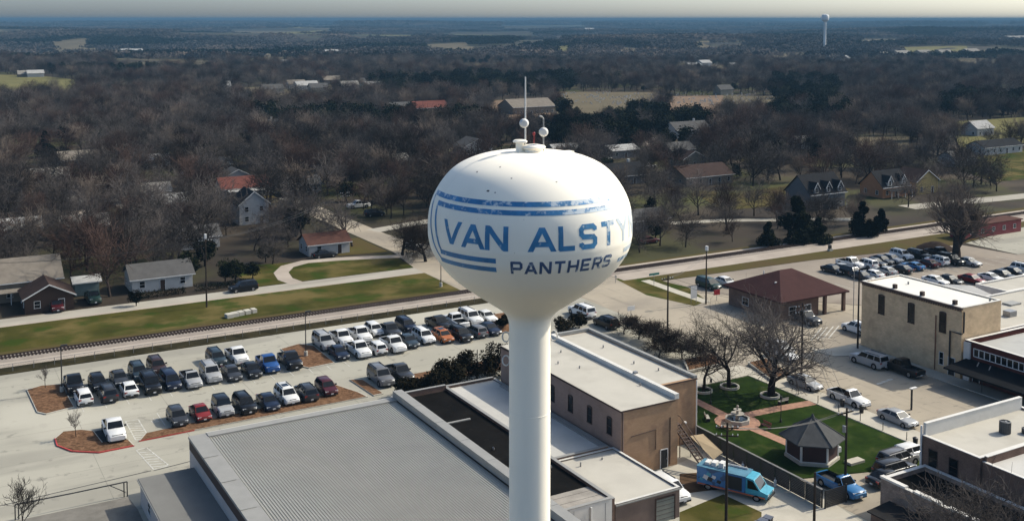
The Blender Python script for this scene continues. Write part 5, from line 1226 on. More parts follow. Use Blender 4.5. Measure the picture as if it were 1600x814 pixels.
# far clusters
for i, (px, py, sx, sy, h, ri, w, r, lb) in enumerate([
 (55, 121, 20, 16, 5, 3.5, 'white', 'white', 'bright white barn in the green field at the left edge'), (38, 121, 16, 14, 4, 4.0, 'tan', 'pale', 'dull grey barn left of the bright white barn'),
 (519, 84, 34, 24, 8, 7, 'white', 'white', 'bright white farmhouse far away left of the antenna mast'), (508, 87, 30, 20, 6, 5, 'cream', 'pale', 'cream outbuilding left of the far white farmhouse'), (535, 86, 36, 22, 5, 5, 'cream', 'pale', 'cream outbuilding right of the far white farmhouse'),
 (1100, 99, 22, 16, 6, 4, 'white', 'white', 'white building far beyond the cemetery pines'), (1083, 101, 26, 14, 4, 3, 'cream', 'white', 'pale shed left of the far white building'), (1146, 101, 18, 12, 4, 3, 'cream', 'white', 'pale shed right of the far white building'),
 (1309, 91, 46, 26, 6, 5, 'white', 'white', 'long white roofed building far right beneath the second water tower'), (1332, 88, 34, 22, 5, 5, 'cream', 'pale', 'pale building right of the long far white roof'),
 (1375, 85, 40, 22, 5, 5, 'cream', 'pale', 'first pale house in the far right row'), (1408, 84, 42, 24, 6, 5, 'cream', 'pale', 'larger pale house in the far right row'), (1442, 83, 40, 24, 5, 5, 'cream', 'pale', 'middle pale house in the far right row'), (1474, 83, 40, 22, 5, 5, 'cream', 'pale', 'pale house near the end of the far right row'), (1516, 82, 44, 22, 5, 5, 'cream', 'pale', 'last pale house in the far right row'),
 (1300, 51, 70, 40, 9, 6, 'white', 'white', 'white shed on the skyline right of the second water tower'), (1585, 62, 120, 60, 10, 6, 'cream', 'pale', 'pale long shed on the skyline at the right edge'),
 (425, 147, 18, 11, 4, 3, 'cream', 'pale', 'pale house at the left of the far cluster'), (462, 139, 16, 11, 4, 3, 'white', 'pale', 'white house in the middle of the far cluster'), (478, 141, 20, 12, 4, 3, 'white', 'white', 'white roofed house in the far cluster'), (497, 145, 16, 10, 4, 3, 'cream', 'pale', 'cream house low in the far cluster'), (517, 132, 18, 11, 4, 3, 'tan', 'pale', 'tan house high in the far cluster'), (545, 141, 16, 11, 4, 3, 'white', 'pale', 'white house at the right of the far cluster'), (560, 136, 12, 9, 4, 3, 'teal', 'grey', 'teal house right of the far cluster'), (582, 142, 14, 10, 4, 3, 'cream', 'white', 'cream house at the end of the far cluster'),
 (448, 100, 24, 14, 5, 4, 'white', 'white', 'pale hut on the bare slope below the far farmhouse'), (205, 71, 60, 30, 7, 5, 'cream', 'white', 'pale long shed far away on the left skyline'), (643, 64, 30, 20, 7, 5, 'white', 'white', 'small white building on the far woods'), (708, 63, 50, 30, 7, 5, 'cream', 'pale', 'cream long building on the far woods'),
 (920, 51, 60, 34, 9, 7, 'white', 'white', 'white hall on the skyline right of the mast'), (990, 62, 46, 28, 7, 5, 'cream', 'pale', 'pale hall far right of the mast'), (1020, 66, 40, 24, 7, 5, 'cream', 'pale', 'lower pale hall far right of the mast'), (1130, 148, 14, 10, 4, 3, 'cream', 'pale', 'pale hut at the right end of the cemetery'), (350, 144, 10, 8, 5, 3, 'white', 'white', 'tiny white hut alone in the woods on the left'), (1527, 212, 12, 9, 4, 3, 'white', 'white', 'white house by the pasture at the right edge'), (1255, 231, 10, 8, 3, 2, 'white', 'white', 'small white roof among trees far right'),
 (1120, 205, 13, 9, 3.4, 2.4, 'white', 'pale', 'pale roofed house above the brown roofs right of the tank'), (880, 246, 12, 8, 3.2, 2.2, 'cream', 'white', 'cream house just right of the tank top'), (1495, 258, 12, 8, 3.2, 2.2, 'white', 'grey', 'white house behind the big bare tree crown')]):
    x, y = G(px, py, 0); zz = hill(x, y)
    if 500 < y < 900: r = ('tan', 'pale', 'grey')[i % 3] if r == 'pale' else r; sx, sy = sx*.85, sy*.85
    if y > 900: sx, sy, h, ri = sx*.72, sy*.72, h*.8, ri*.8
    t = house(x, y, sx, sy, h, ri, 'x', w, r, lb, wins=math.hypot(x, y) < 700, clear=45 if y > 900 else 12, group='far houses and sheds in the countryside', trim=False)
    t.location.z = zz
# second water tower on the skyline
d2 = 2000; ray = G(1284, 300); nrm = math.hypot(*ray); wx2, wy2 = ray[0]/nrm*d2, ray[1]/nrm*d2
t2 = thing('water_tower', 'pale water tower far away on the skyline at the right', 'water tower', (wx2, wy2, hill(wx2, wy2))); wz2 = hill(wx2, wy2)
pw = mat('far_tank_paint', (.85,.84,.80), .6, .05, .1)
t2.scale = (.88, .88, 1.02)
MB().lathe([(4.4, 0), (2.7, 6), (2.5, 49), (3.4, 52)], 24).build('column', pw, t2, smooth=.6)
MB().lathe([(2.6, 50), (7.0, 53.5), (7.8, 56.5), (7.4, 60.5), (5.5, 63), (0, 64)], 28).build('tank', pw, t2, smooth=.6)

# ------------------------------------------------------------------ poles, lamps, signs, wires
def lamp_post(px, py, h, label, arms=1):
    x, y = G(px, py); t = thing('lamp_post', label, 'lamp post', (x, y, 0), group='lamp posts in the car park')
    MB().lathe([(.30, 0), (.30, .9), (0, .9)], 12).build('base', curb_m, t); MB().tube([(0,0,.9), (0,0,h)], [.10,.07], 8).build('pole', dark_metal, t)
    for s in ((-1, 1) if arms > 1 else (1,)): MB().box(min(0,s*.9), max(0,s*.9), -.16, .16, h-.02, h+.12).build('lamp_head', dark_metal, t)
lamp_post(97, 613, 7.0, 'black lamp post in the left mulch island of the car park')
lamp_post(478, 557, 7.4, 'black lamp post in the middle mulch island of the car park')
lamp_post(689, 448, 6.0, 'dark lamp post on the grass left of the tank')
def upole(px, py, h, label, arm=True, xy=None, lamp=False, arm_rz=0.0, dz=.6):
    x, y = xy or G(px, py); t = thing('utility_pole', label, 'utility pole', (x, y, 0), R(arm_rz), 'utility poles')
    MB().tube([(0,0,0), (0,0,h)], [.17,.11], 8).build('pole', wood_pole, t)
    if arm:
        for k in range(arm): 
            MB().box(-1.25, 1.25, .12, .24, h-dz-.12-k*.9, h-dz+.02-k*.9).build('crossarm', wood_pole, t)
            for u in (-1.15, -.6, .6, 1.15): MB().lathe([(.05, 0), (.07, .1), (.03, .2), (0, .22)], 8, (u, .18, h-dz+.02-k*.9)).build('insulator', white_trim, t)
    if lamp: MB().box(-.2, .2, -.35, .2, h-.1, h+.75).build('lamp_head', white_trim, t)
    return t
upole(323, 480, 13.4, 'tall utility pole on the grass by the north road at the left', 1, lamp=True)
upole(540, 361, 10.5, 'utility pole at the corner of the cross street north of the railway', 2)
upole(1043, 520, 10.2, 'utility pole by the apron right of the tank', 1)
upole(1103, 475, 10.6, 'utility pole with a white lamp beside the red sign', 0, lamp=True)
upole(1252, 602, 12.6, 'utility pole with crossarm at the kerb behind the silver sedan', 2)
upole(0, 0, 10.0, 'utility pole with pale transformer fittings in front of the gazebo', 1, xy=(94.4, 86.6))
upole(0, 0, 11.2, 'utility pole with white insulators beside the painted food truck', 2, xy=(77.2, 87.6), arm_rz=-35)
upole(0, 0, 7.0, 'slim utility pole at the bottom edge in front of the black fence', 0, xy=(83.2, 80.5))
upole(1340, 545, 13.5, 'slim pole in front of the buff brick building corner', 0)
t = thing('transformer', 'pale transformer can hanging on the pole in front of the gazebo', 'transformer', (94.4, 86.6, 7.2))
MB().lathe([(0,0), (.22,0), (.22,.75), (0,.8)], 12, (-.38, 0, 0)).build('can', steel, t)
t = thing('flagpole', 'thin pale flagpole between the station porch and the buff building', 'flagpole', (*G(1333, 503), 0))
MB().tube([(0,0,0), (0,0,11.2)], [.08,.05], 8).build('pole', steel, t)
def wire(a, b, sag, label):
    pts = [tuple(Vector(a).lerp(Vector(b), i/14) - Vector((0,0,sag*4*(i/14)*(1-i/14)))) for i in range(15)]
    t = MB().tube(pts, .022, 4, cap=False).build('power_line', dark_metal); tag(t, label, 'cable', 'overhead wires')
wl_lab = ['overhead wire between the two poles by the black fence, left one', 'overhead wire between the two poles by the black fence, middle one', 'overhead wire between the two poles by the black fence, right one']
for i, u in enumerate((-1.0, 0, 1.0)): wire((77.2+u*.82, 87.6-u*.57, 10.7), (94.4+u, 86.7, 9.6), .9, wl_lab[i])
for i, u in enumerate((-.9, .9)): wire((116.0, 147.6+u*.3, 9.7), (134.4, 159.0+u*.3, 10.2), .7, 'overhead wire from the apron pole to the pole by the red sign, %s one' % ('lower', 'upper')[i]); wire((116.0+u, 147.6, 9.7), (116.8+u, 116.6, 12.1), .9, 'overhead wire from the apron pole to the kerb pole, %s one' % ('left', 'right')[i]); wire((50.0+u, 204.8, 12.9), (6+u, 207.5, 12.9), 1.2, 'overhead wire running left from the tall north road pole, %s one' % ('left', 'right')[i]); wire((50.0+u, 204.8, 12.9), (100.2+u, 262.4, 9.9), 1.6, 'overhead wire running right from the tall north road pole, %s one' % ('left', 'right')[i])
for i, u in enumerate((-.9, .9)): wire((94.4+u, 86.8, 9.6), (116.8+u, 115.4, 12.2), 1.0, 'overhead wire over the gazebo to the kerb pole, %s one' % ('left', 'right')[i])
def sign(px, py, h, w, hh, m, label, legs=1, name='street_sign'):
    x, y = G(px, py); t = thing(name, label, 'sign', (x, y, 0))
    for u in ((0,) if legs == 1 else (-w*.42, w*.42)): MB().tube([(u,.06,0), (u,.06,h)], .05, 6).build('post', steel, t)
    MB().box(-w/2, w/2, -.03, .03, h-hh, h).build('sign_board', m, t)
sign(1022, 446, 2.6, 2.6, .45, mat('green_sign', (.02,.16,.13), .5, .08, 1), 'small green street name sign by the railway verge')
sign(1120, 470, 2.2, 1.5, 1.0, mat('red_sign', (.45,.02,.03), .5, .08, 1), 'red sign board beside the utility pole near the station')
sign(1084, 474, 3.4, 1.5, 2.4, white_trim, 'tall white notice board with rounded top near the station', 2, 'notice_board')
sign(986, 500, 2.6, 1.6, .8, white_trim, 'white sign on a single post in the apron behind the black SUV')
sign(962, 442, 1.6, .5, .5, curb_m, 'short marker at the rail crossing by the tank edge')
t = thing('trackside_marker', 'small pale marker on the ballast right of the flagpole', 'marker', (*G(1297, 392), 0)); MB().box(-.5,.5,-.4,.4,0,.5).build('base', curb_m, t); MB().box(-.4,.2,-.3,.3,.5,1.4).build('box', dark_metal, t)
for i, (px, py, w) in enumerate([(358, 496, 1.1), (367, 494, 1.0), (376, 492, .9), (386, 490, 1.0), (396, 488, .8)]):
    t = thing('concrete_block', ['leftmost of the pale blocks lying on the grass by the rails', 'second pale block from the left by the rails', 'middle pale block by the rails', 'second pale block from the right by the rails', 'rightmost of the pale blocks by the rails'][i], 'block', (*G(px, py), .02), R(8), 'pale blocks by the rails')
    for k in range(2): MB().box(-w*.55, w*.55, -.7, .7, .36*k, .33+.36*k).build('slab', curb_m, t)
t = thing('post_lamp', 'dark post lamp at the kerb before the awning of the brick shop', 'lamp post', (*G(1424, 640), .0))
MB().tube([(0,0,0), (0,0,3.0)], .14, 8).build('pole', dark_metal, t); MB().box(-.3, .9, -.2, .2, 3.0, 3.15).build('lamp_head', white_trim, t)
# overhead barrier at bottom left
p0, p1 = Vector((*G(24, 812), 0)), Vector((*G(199, 775), 0)); d = (p1-p0).normalized(); q = Vector((0,0,1))
gt = thing('barrier_gate', 'long black barrier gate with braced posts at the bottom left', 'gate', tuple(p0)); L_ = (p1-p0).length
rel = lambda u, z: tuple(d*u+q*z)
for u in (0, .35, L_-.35, L_): MB().tube([rel(u, 0), rel(u, 1.75)], .07, 6).build('post', dark_metal, gt)
MB().tube([rel(0, 1.75), rel(L_*.5, 1.7), rel(L_, 1.75)], .07, 6).build('beam', dark_metal, gt)
MB().tube([rel(.2, .25), rel(L_*.17, 1.7)], .05, 6).build('brace', dark_metal, gt); MB().tube([rel(L_-.2, .55), rel(L_*.84, 1.7)], .05, 6).build('brace', dark_metal, gt)
sheet('gravel_yard', [G(30, 812), G(200, 776), G(215, 795), G(250, 870), G(-60, 870), G(-60, 830)], 0.016, mat('dark_gravel', (.20,.185,.16), .95, .2, .5, .4, world=True, detail=9))
lines('joint', [(G(-40, 799), G(236, 735)), (G(240, 735), G(330, 712))], .18, .01, asphalt)

# ------------------------------------------------------------------ park furniture
fn = thing('fountain', 'tiered pale stone fountain with an octagonal basin on the brick plaza', 'fountain', (98.1, 109.3, .135)); stone = mat('pale_stone', (.43,.40,.345), .85, .12, 1.5)
def oct_(r, z, n=8): return [(r*math.cos(R(22.5)+k*2*math.pi/n), r*math.sin(R(22.5)+k*2*math.pi/n), z) for k in range(n)]
b = MB(); b.add(oct_(1.75,0)+oct_(1.75,.55)+oct_(1.5,.55)+oct_(1.5,.1), [(i*8+k, i*8+(k+1)%8, (i+1)*8+(k+1)%8, (i+1)*8+k) for i in range(3) for k in range(8)]+[tuple(range(24,32))]); b.build('basin', stone, fn)
MB().add(oct_(1.49,.4), [tuple(range(8))]).build('water', mat('fountain_water', (.02,.03,.035), .06, .2, 1), fn)
MB().lathe([(.5,.1),(.28,.4),(.22,.9),(.3,1.0),(.85,1.12),(.92,1.2),(.8,1.2),(.2,1.1),(.16,1.55),(.2,1.6),(.5,1.68),(.55,1.74),(.14,1.7),(.12,2.1),(.18,2.2),(0,2.4)], 20).build('tiers', stone, fn, smooth=.8)
for i, (px, py) in enumerate([(1140,606), (1203,620), (1098,612)]):
    t = tag(MB().lathe([(1.45,0),(1.45,.32),(1.2,.32),(1.2,.1)], 24).build('tree_ring', curb_m, loc=(*G(px, py), .10)), ['round white kerb ring at the foot of the middle park tree', 'round white kerb ring at the foot of the largest park tree', 'round white kerb ring at the foot of the left park tree'][i], 'tree ring', 'kerb rings round the park trees')
def bench(x, y, rz, m, label):
    t = thing('park_bench', label, 'bench', (x, y, .13), R(rz), 'park benches')
    for k in range(3): MB().box(-.8, .8, -.25+.17*k, -.1+.17*k, .42, .46).build('seat_slat', m, t)
    for k in range(2): MB().box(-.8, .8, .28, .32, .55+.2*k, .70+.2*k).build('back_slat', m, t)
    for u in (-.7, .7): MB().box(u-.04, u+.04, -.25, .33, 0, .42).build('leg', dark_metal, t)
bench(99.8, 105.6, -90, mat('red_bench', (.16,.03,.025), .7, .2, 1), 'red brown bench beside the brick path near the gazebo')
bench(95.0, 111.9, 60, stone, 'pale bench left of the fountain'); bench(108.5, 111.4, 180, stone, 'pale bench by the brick path to the street')
bench(95.2, 108.0, 110, stone, 'pale bench at the near left of the fountain')
for i, (x, y) in enumerate([(103.2, 106.3), (99.5, 116.5)]):
    t = thing('park_lamp', ['black park lamp post between fountain and gazebo', 'black park lamp post behind the fountain'][i], 'lamp post', (x, y, .1), group='park lamps')
    MB().lathe([(.16,0),(.14,.3),(.05,.5),(.045,3.1)], 10).build('pole', dark_metal, t); MB().lathe([(.06,3.1),(.17,3.2),(.15,3.55),(.02,3.75)], 10).build('lantern', dark_metal, t)
for i, (px, py) in enumerate([(1316, 636), (1346, 646), (1430, 697)]):
    t = thing('litter_bin', ['dark litter bin on the sidewalk left of the white pickup', 'dark litter bin on the sidewalk right of the white pickup', 'dark litter bin beside the corner building'][i], 'litter bin', (*G(px, py), .13), group='litter bins')
    MB().lathe([(.28,0),(.33,.9)], 12).build('body', dark_metal, t); MB().lathe([(.36,.9),(.36,1.0),(.15,1.12),(0,1.12)], 12).build('lid', dark_metal, t)
for i in range(7):
    t = tag(MB().lathe([(.05,0),(.05,1.0),(.08,1.05),(0,1.1)], 8).build('bollard', dark_metal, loc=(112.95, 89.5+3.9*i, .131)), '%s bollard along the park side of the street counted from the corner building' % ('first','second','third','fourth','fifth','sixth','seventh')[i], 'bollard', 'thin bollards along the park sidewalk')
for k, (pts, lb) in enumerate([([(1168,570), (1196,563), (1236,589), (1206,598)], 'long raised planter of low brown shrubs by the street corner'), ([(1067,566), (1118,556), (1128,572), (1075,584)], 'raised planter of brown shrubs beside the left park tree')]):
    poly = pxpoly(pts); c = (sum(p[0] for p in poly)/4, sum(p[1] for p in poly)/4); rl = [(p[0]-c[0], p[1]-c[1]) for p in poly]
    t = thing('planter_bed', lb, 'planter', (*c, .13)); MB().prism(rl, 0, .35).build('kerb', curb_m, t); MB().prism([(x*.9, y*.9) for x, y in rl], .351, .42).build('soil', mulch_m, t)
    sb = MB()
    for i in range(500):
        a, b_ = random.random(), random.random(); p = (Vector(rl[0]).lerp(Vector(rl[1]), a)).lerp(Vector(rl[3]).lerp(Vector(rl[2]), a), b_)*.86
        z = .42+random.random()*.5; e = [Vector((random.gauss(0,1), random.gauss(0,1), random.gauss(0,1))).normalized()*.14 for _ in range(3)]
        sb.add([(p.x+v.x, p.y+v.y, z+v.z) for v in e], [(0,1,2)])
    sb.build('shrubs', mat('brown_shrub', (.045,.034,.022), .95, .3, 2), t, kind='stuff')
# gazebo
gz = thing('gazebo', 'hexagonal gazebo with a grey shingle roof and dark red panels', 'gazebo', (98.2, 95.6, .1)); gx = MB(); n = 6
hexa = lambda r, z: [(r*math.cos(k*math.pi/3+.35), r*math.sin(k*math.pi/3+.35), z) for k in range(6)]
gr = mat('grey_shingles', (.115,.115,.112), .9, .12, 1.2, .2, detail=8)
gx.add(hexa(4.1, 2.75)+[(0,0,5.2)]+hexa(4.1, 2.62), [(k, (k+1)%6, 6) for k in range(6)]+[(k, 7+k, 7+(k+1)%6, (k+1)%6) for k in range(6)]+[tuple(range(7,13))[::-1]]); gx.build('roof', gr, gz)
for k in range(6):
    a, b_ = Vector(hexa(4.1, 2.76)[k]), Vector((0,0,5.21)); MB().tube([a, b_], .09, 6).build('ridge_cap', gr, gz)
MB().lathe([(.25,5.1),(.2,5.35),(0,5.7)], 10).build('finial', gr, gz)
MB().prism([(x, y) for x, y, z in hexa(3.4, 0)], 0, .35).build('floor', walk_m, gz)
for k in range(6):
    a, b_ = Vector(hexa(3.1, .35)[k]), Vector(hexa(3.1, .35)[(k+1)%6])
    MB().box(a.x-.11, a.x+.11, a.y-.11, a.y+.11, .35, 2.64).build('post', white_trim, gz)
    dd = (b_-a).normalized(); nn = Vector((dd.y, -dd.x, 0))
    def rail(z0, z1, th, m, nm, o=0):
        p, q_ = a+dd*.12, b_-dd*.12; v = [p-nn*th, q_-nn*th, q_+nn*th, p+nn*th]; v = [x+nn*o for x in v]
        MB().add([(x.x,x.y,z0) for x in v]+[(x.x,x.y,z1) for x in v], [(0,3,2,1),(4,5,6,7),(0,1,5,4),(1,2,6,5),(2,3,7,6),(3,0,4,7)]).build(nm, m, gz)
    if k in (2, 3, 4): rail(.45, 2.5, .03, mat('maroon_panel', (.06,.022,.018), .8, .2, 1), 'red_panel')
    rail(.36, .46 if k in (2,3,4) else .95, .05, white_trim, 'rail'); rail(2.502, 2.61, .05, white_trim, 'beam')
MB().box(2.2, 4.6, -4.4, -3.2, 0, .3).build('step', walk_m, gz)
for i in range(5): MB().box(3.2+.0*i, 3.9, -1.2+.5*i, -.9+.5*i, .3, .95).build('crate', white_trim if i < 2 else trim_m, gz)
# black fence along the alley
fc = thing('black_fence', 'long black board fence between the alley and the park', 'fence', (88.9, 85, 0)); Lf = 22.0
fbm = mat('black_boards', (.016,.015,.015), .6, .25, 1.0)
pm_ = MB().box(-.07, .07, -.07, .07, 0, 2.1).mesh('fence_post', fbm)
for i in range(10): obj('post', pm_, fc, (.1, i*Lf/9, 0))
bm_ = MB().box(-.02, .02, .08, Lf/9-.08, 0, .17).mesh('fence_board', fbm)
for i in range(9):
    for k in range(10): obj('board', bm_, fc, (.0, i*Lf/9, .08+.195*k))
MB().box(-.09, .19, -.1, Lf+.1, 2.1, 2.18).build('top_rail', mat('grey_cap', (.16,.15,.14), .7, .1, 1), fc)
t = thing('black_gate', 'low black gate section at the near end of the black fence', 'gate', (89.0, 84.6, 0)); 
for u in (.1, 3.4): MB().box(u-.07, u+.07, -.07, .07, 0, 2.2).build('post', fbm, t)
for k in range(10): MB().box(.2, 3.3, -.02, .02, .1+.2*k, .27+.2*k).build('board', fbm, t)
for i, (x, y) in enumerate([(88.3, 103.2), (88.4, 91.8), (88.2, 97.2)]):
    t = thing('gas_cylinder', ['small white canister at the wall end of the black fence', 'small white canister in the middle of the black fence', 'small white canister halfway along the black fence'][i], 'canister', (x, y, 0)); MB().lathe([(.16,0),(.18,.05),(.18,.7),(.06,.85),(0,.9)], 12).build('body', white_trim, t); MB().lathe([(.05,.88),(.09,.92),(.09,1.05),(0,1.06)], 8).build('valve', steel, t)
for i in range(3):
    t = thing('wheelie_bin', ['left one of the three dark bins at the bottom edge', 'middle one of the three dark bins at the bottom edge', 'right one of the three dark bins at the bottom edge'][i], 'bin', (78.3+1.0*i, 83.9+.25*i, .03), R(20), 'dark bins on the alley grass')
    MB().add([(-.35,-.35,0),(.35,-.35,0),(.35,.35,0),(-.35,.35,0),(-.42,-.42,1.15),(.42,-.42,1.15),(.42,.42,1.15),(-.42,.42,1.15)], [(0,3,2,1),(0,1,5,4),(1,2,6,5),(2,3,7,6),(3,0,4,7)]).build('body', mat('bin_plastic', (.012,.014,.022), .5, .2, 1), t); MB().box(-.45,.45,-.48,.45,1.151,1.23).build('lid', mat('bin_lid', (.10,.11,.14), .5, .2, 1), t)
# red shed / rail cars by the pale pad
t = bthing('red_rail_shed', 'long low dark red shed behind the big bare tree', 230, 172.5)
part(t, 'wall', MB().add([(0,0,0)],[]) and MB().box(230, 252, 174, 178.5, 0, 3.2), mat('red_shed_wall', (.20,.028,.030), .8, .15, .5, world=True))
part(t, 'roof', MB().box(229.6, 252.4, 173.7, 178.8, 3.2, 3.4), rf['redbrown'])
for i in range(5): window(t, 'S', 232.5+4.2*i, 174, 1.2, 1.0, 1.0)
dirt = MB().lathe([(4.5,0),(3,.8),(1.2,1.5),(0,1.7)], 18).build('dirt_heap', mat('dark_dirt', (.05,.035,.028), .95, .3, 1, .6), loc=(*G(1462, 388), 0)); tag(dirt, 'dark heap of dirt at the back of the worn lot left of the big tree', 'dirt heap')
# ------------------------------------------------------------------ trees
rng = random.Random(5)
def rot_about(v, ax, a): return Matrix.Rotation(a, 3, ax) @ v
def grow(seed, H, spread, levels, counts, fork, r0, lean=0.0, ratio=.62, up=.25, twig_r=.02, trunk_frac=.2, low=.5):
    """branching skeleton: list of (p, q, ra, rb, level)"""
    g = random.Random(seed); segs = []
    def branch(p, d, L, r, lv):
        k = 4 if lv == 0 else (3 if lv < levels-1 else 2)
        q = p; pts = [(p, r)]
        for i in range(k):
            d = (d + Vector((g.gauss(0,1), g.gauss(0,1), g.gauss(0,1)))*(.10 if lv == 0 else .2) + Vector((0,0,up*.35*(1 if lv else 0)))).normalized()
            nq = q+d*(L/k); nr = max(twig_r*.6, r*(1-.16*(i+1) if lv < 2 else 1-.25*(i+1)/k*1.2))
            segs.append((q, nq, pts[-1][1], nr, lv)); q = nq; pts.append((q, nr))
        if lv >= levels: return
        n = counts[lv]
        for c in range(n):
            t = (trunk_frac+(1-trunk_frac)*(c+.6)/n) if lv else (low+(1-low)*(c+.5)/n)
            i = min(k-1, int(t*k)); f = t*k-i
            bp = pts[i][0].lerp(pts[i+1][0], min(1, f)); br = pts[i][1]*(.62 if lv else .58)
            ax = d.orthogonal(); ax = rot_about(ax, d, c*2.4+g.uniform(-.5,.5))
            nd = rot_about(d, ax.normalized(), fork*g.uniform(.7,1.3)*(1.0 if lv else spread))
            nd = (nd+Vector((0,0,up))).normalized()
            branch(bp, nd, L*ratio*g.uniform(.75,1.15)*(1 if lv else 1.15), max(twig_r, br), lv+1)
    branch(Vector((0,0,0)), Vector((lean, lean*.5, 1)).normalized(), H*.36, r0, 0)
    zmax = max(s[1].z for s in segs); sc = H/zmax
    return [(a*sc, b*sc, ra, rb, lv) for a, b, ra, rb, lv in segs]
def seg_mesh(name, segs, m, sides):
    """tapered prisms for every segment, built in one go"""
    V, Fs = [], []; o = 0
    for a, b, ra, rb, lv in segs:
        n = sides(lv); d = (b-a)
        if d.length < 1e-6: continue
        d.normalize(); u = d.orthogonal().normalized(); w = d.cross(u)
        for p, r in ((a, ra), (b, rb)):
            for k in range(n):
                t = 2*math.pi*k/n; q = p+(u*math.cos(t)+w*math.sin(t))*r; V.append((q.x, q.y, q.z))
        for k in range(n): Fs.append((o+k, o+(k+1)%n, o+n+(k+1)%n, o+n+k))
        o += 2*n
    me = bpy.data.meshes.new(name); me.from_pydata(V, [], Fs); me.materials.append(m); me.shade_smooth()
    return me
def tree_meshes(seed, H, spread=1.0, levels=4, counts=(6,5,5,4), fork=.75, r0=.3, twig_r=.03, bark=None, twig=None, split=2, **k):
    s = grow(seed, H, spread, levels, counts, fork, r0, twig_r=twig_r, **k)
    tr = seg_mesh('trunk_%d' % seed, [x for x in s if x[4] < split], bark or bark_m, lambda lv: 8 if lv == 0 else 6)
    cr = seg_mesh('crown_%d' % seed, [x for x in s if x[4] >= split], twig or twig_m, lambda lv: 4 if lv < levels-1 else 3)
    return tr, cr
def plant(meshes, x, y, label, group=None, rz=0, sc=1.0, name='bare_tree', z=0, szx=1.0, cat='tree'):
    t = thing(name, label, cat, (x, y, z), rz, group, sc); t.scale = (sc*szx, sc*szx, sc)
    obj('trunk', meshes[0], t); obj('crown', meshes[1], t); return t
def leaf_crown(name, seed, H, Rr, n, size, m, shape='round', base=.15):
    """crown of many small leaf clusters spread over uneven lumps, with gaps"""
    g = random.Random(seed); V, Fs = [], []; lumps = []
    for i in range(11):
        a = g.uniform(0, 6.28); t = g.random()
        if shape == 'cone': rr = Rr*(1-t)*.75; z = H*(base+(1-base)*t*.92); s = Rr*(.62*(1-t)+.16)
        else: rr = Rr*.62*math.sqrt(g.random()); z = H*(base+.28+.48*t*(1-.35*rr/Rr)); s = Rr*g.uniform(.30,.52)
        lumps.append((rr*math.cos(a), rr*math.sin(a), z, s))
    for i in range(n):
        lx, ly, lz, s = lumps[g.randrange(len(lumps))]
        d = Vector((g.gauss(0,1), g.gauss(0,1), g.gauss(0,1))).normalized(); rad = s*(g.random()**.4)
        c = Vector((lx, ly, lz))+Vector((d.x, d.y, d.z*.85))*rad; c.z = max(c.z, H*.04)
        u = Vector((g.gauss(0,1), g.gauss(0,1), g.gauss(0,.6))).normalized(); w = u.orthogonal().normalized(); z_ = size*g.uniform(.5,1.3)
        o = len(V)
        for q in (c+u*z_, c+w*z_*.6, c-u*z_, c-w*z_*.6+Vector((0,0,z_*.3))): V.append((q.x, q.y, q.z))
        Fs.append((o, o+1, o+2, o+3))
    me = bpy.data.meshes.new(name); me.from_pydata(V, [], Fs); me.materials.append(m); return me
def ever_meshes(seed, H, Rr, n, size, m, shape='round', base=.12):
    tr = MB().tube([(0,0,0), (.05,0,H*.3), (0,.05,H*.75)], [H*.028, H*.022, H*.008], 6).mesh('ever_trunk', bark_dark)
    return tr, leaf_crown('ever_crown', seed, H, Rr, n, size, m, shape, base)

pale_t = mat('pale_twigs', (.13,.102,.082), .95, .15, .5, rnd=.25); red_t = mat('reddish_twigs', (.066,.042,.034), .95, .15, .5, rnd=.25)
# trees of the park and the streets, each grown for its place
big = tree_meshes(101, 14.2, 1.0, 5, (7,5,5,4,3), .74, .42, .012, bark_dark, twig_m, up=.05, ratio=.76, low=.3)
plant(big, *G(1205, 618), 'largest bare park tree standing in the right hand white ring', 'park trees', rz=.6, z=.1, sc=1.2, szx=1.22)
m2 = tree_meshes(107, 12.0, 1.0, 5, (5,4,4,4,3), .74, .26, .011, bark_dark, twig_m, up=.05, ratio=.76, low=.4)
plant(m2, *G(1139, 605), 'bare park tree in the middle white ring', 'park trees', rz=2.0, z=.1, sc=1.18, szx=1.2)
plant(m2, *G(1099, 612), 'slim bare park tree in the white ring beside the tan building', 'park trees', rz=4.1, z=.1, sc=.95, szx=1.1)
lot = tree_meshes(115, 19.0, .9, 5, (8,5,5,4,3), .52, .80, .020, bark_m, pale_t, up=.18, ratio=.74, low=.25)
plant(lot, *G(1494, 402), 'big bare tree with a thick trunk at the back of the worn lot', 'big lone trees', rz=1.2, sc=1.16, szx=1.2)
lone = tree_meshes(121, 9.8, 1.15, 5, (6,5,4,4,3), .78, .40, .024, bark_dark, twig_dark, up=.05, ratio=.76, low=.35)
plant(lone, *G(629, 399), 'lone dark bare oak on the grass beside the cross street', 'big lone trees', rz=.3)
plant(lone, *G(665, 409), 'bare tree standing just left of the tank on the grass', 'big lone trees', rz=2.5, sc=1.0)
sap = tree_meshes(131, 3.9, .7, 4, (7,4,4,3), .6, .06, .013, bark_m, twig_m, up=.3, ratio=.6)
plant(sap, *G(71, 607), 'small bare sapling in the upper left mulch island', 'saplings in mulch islands', sc=.92, z=.17)
plant(sap, *G(119, 684), 'small bare sapling in the lower left mulch island', 'saplings in mulch islands', rz=1.4, sc=1.02, z=.17)
cor = tree_meshes(141, 15.5, 1.0, 5, (6,5,5,4,3), .72, .28, .022, bark_m, twig_m, up=.06, ratio=.75, low=.35)
plant(cor, 86.6, 62.5, 'bare tree in front of the corner building at the bottom right', 'big lone trees', rz=.4)
cnr = tree_meshes(151, 7.4, .85, 5, (6,5,4,3,2), .62, .10, .015, bark_m, twig_m, up=.25, ratio=.62)
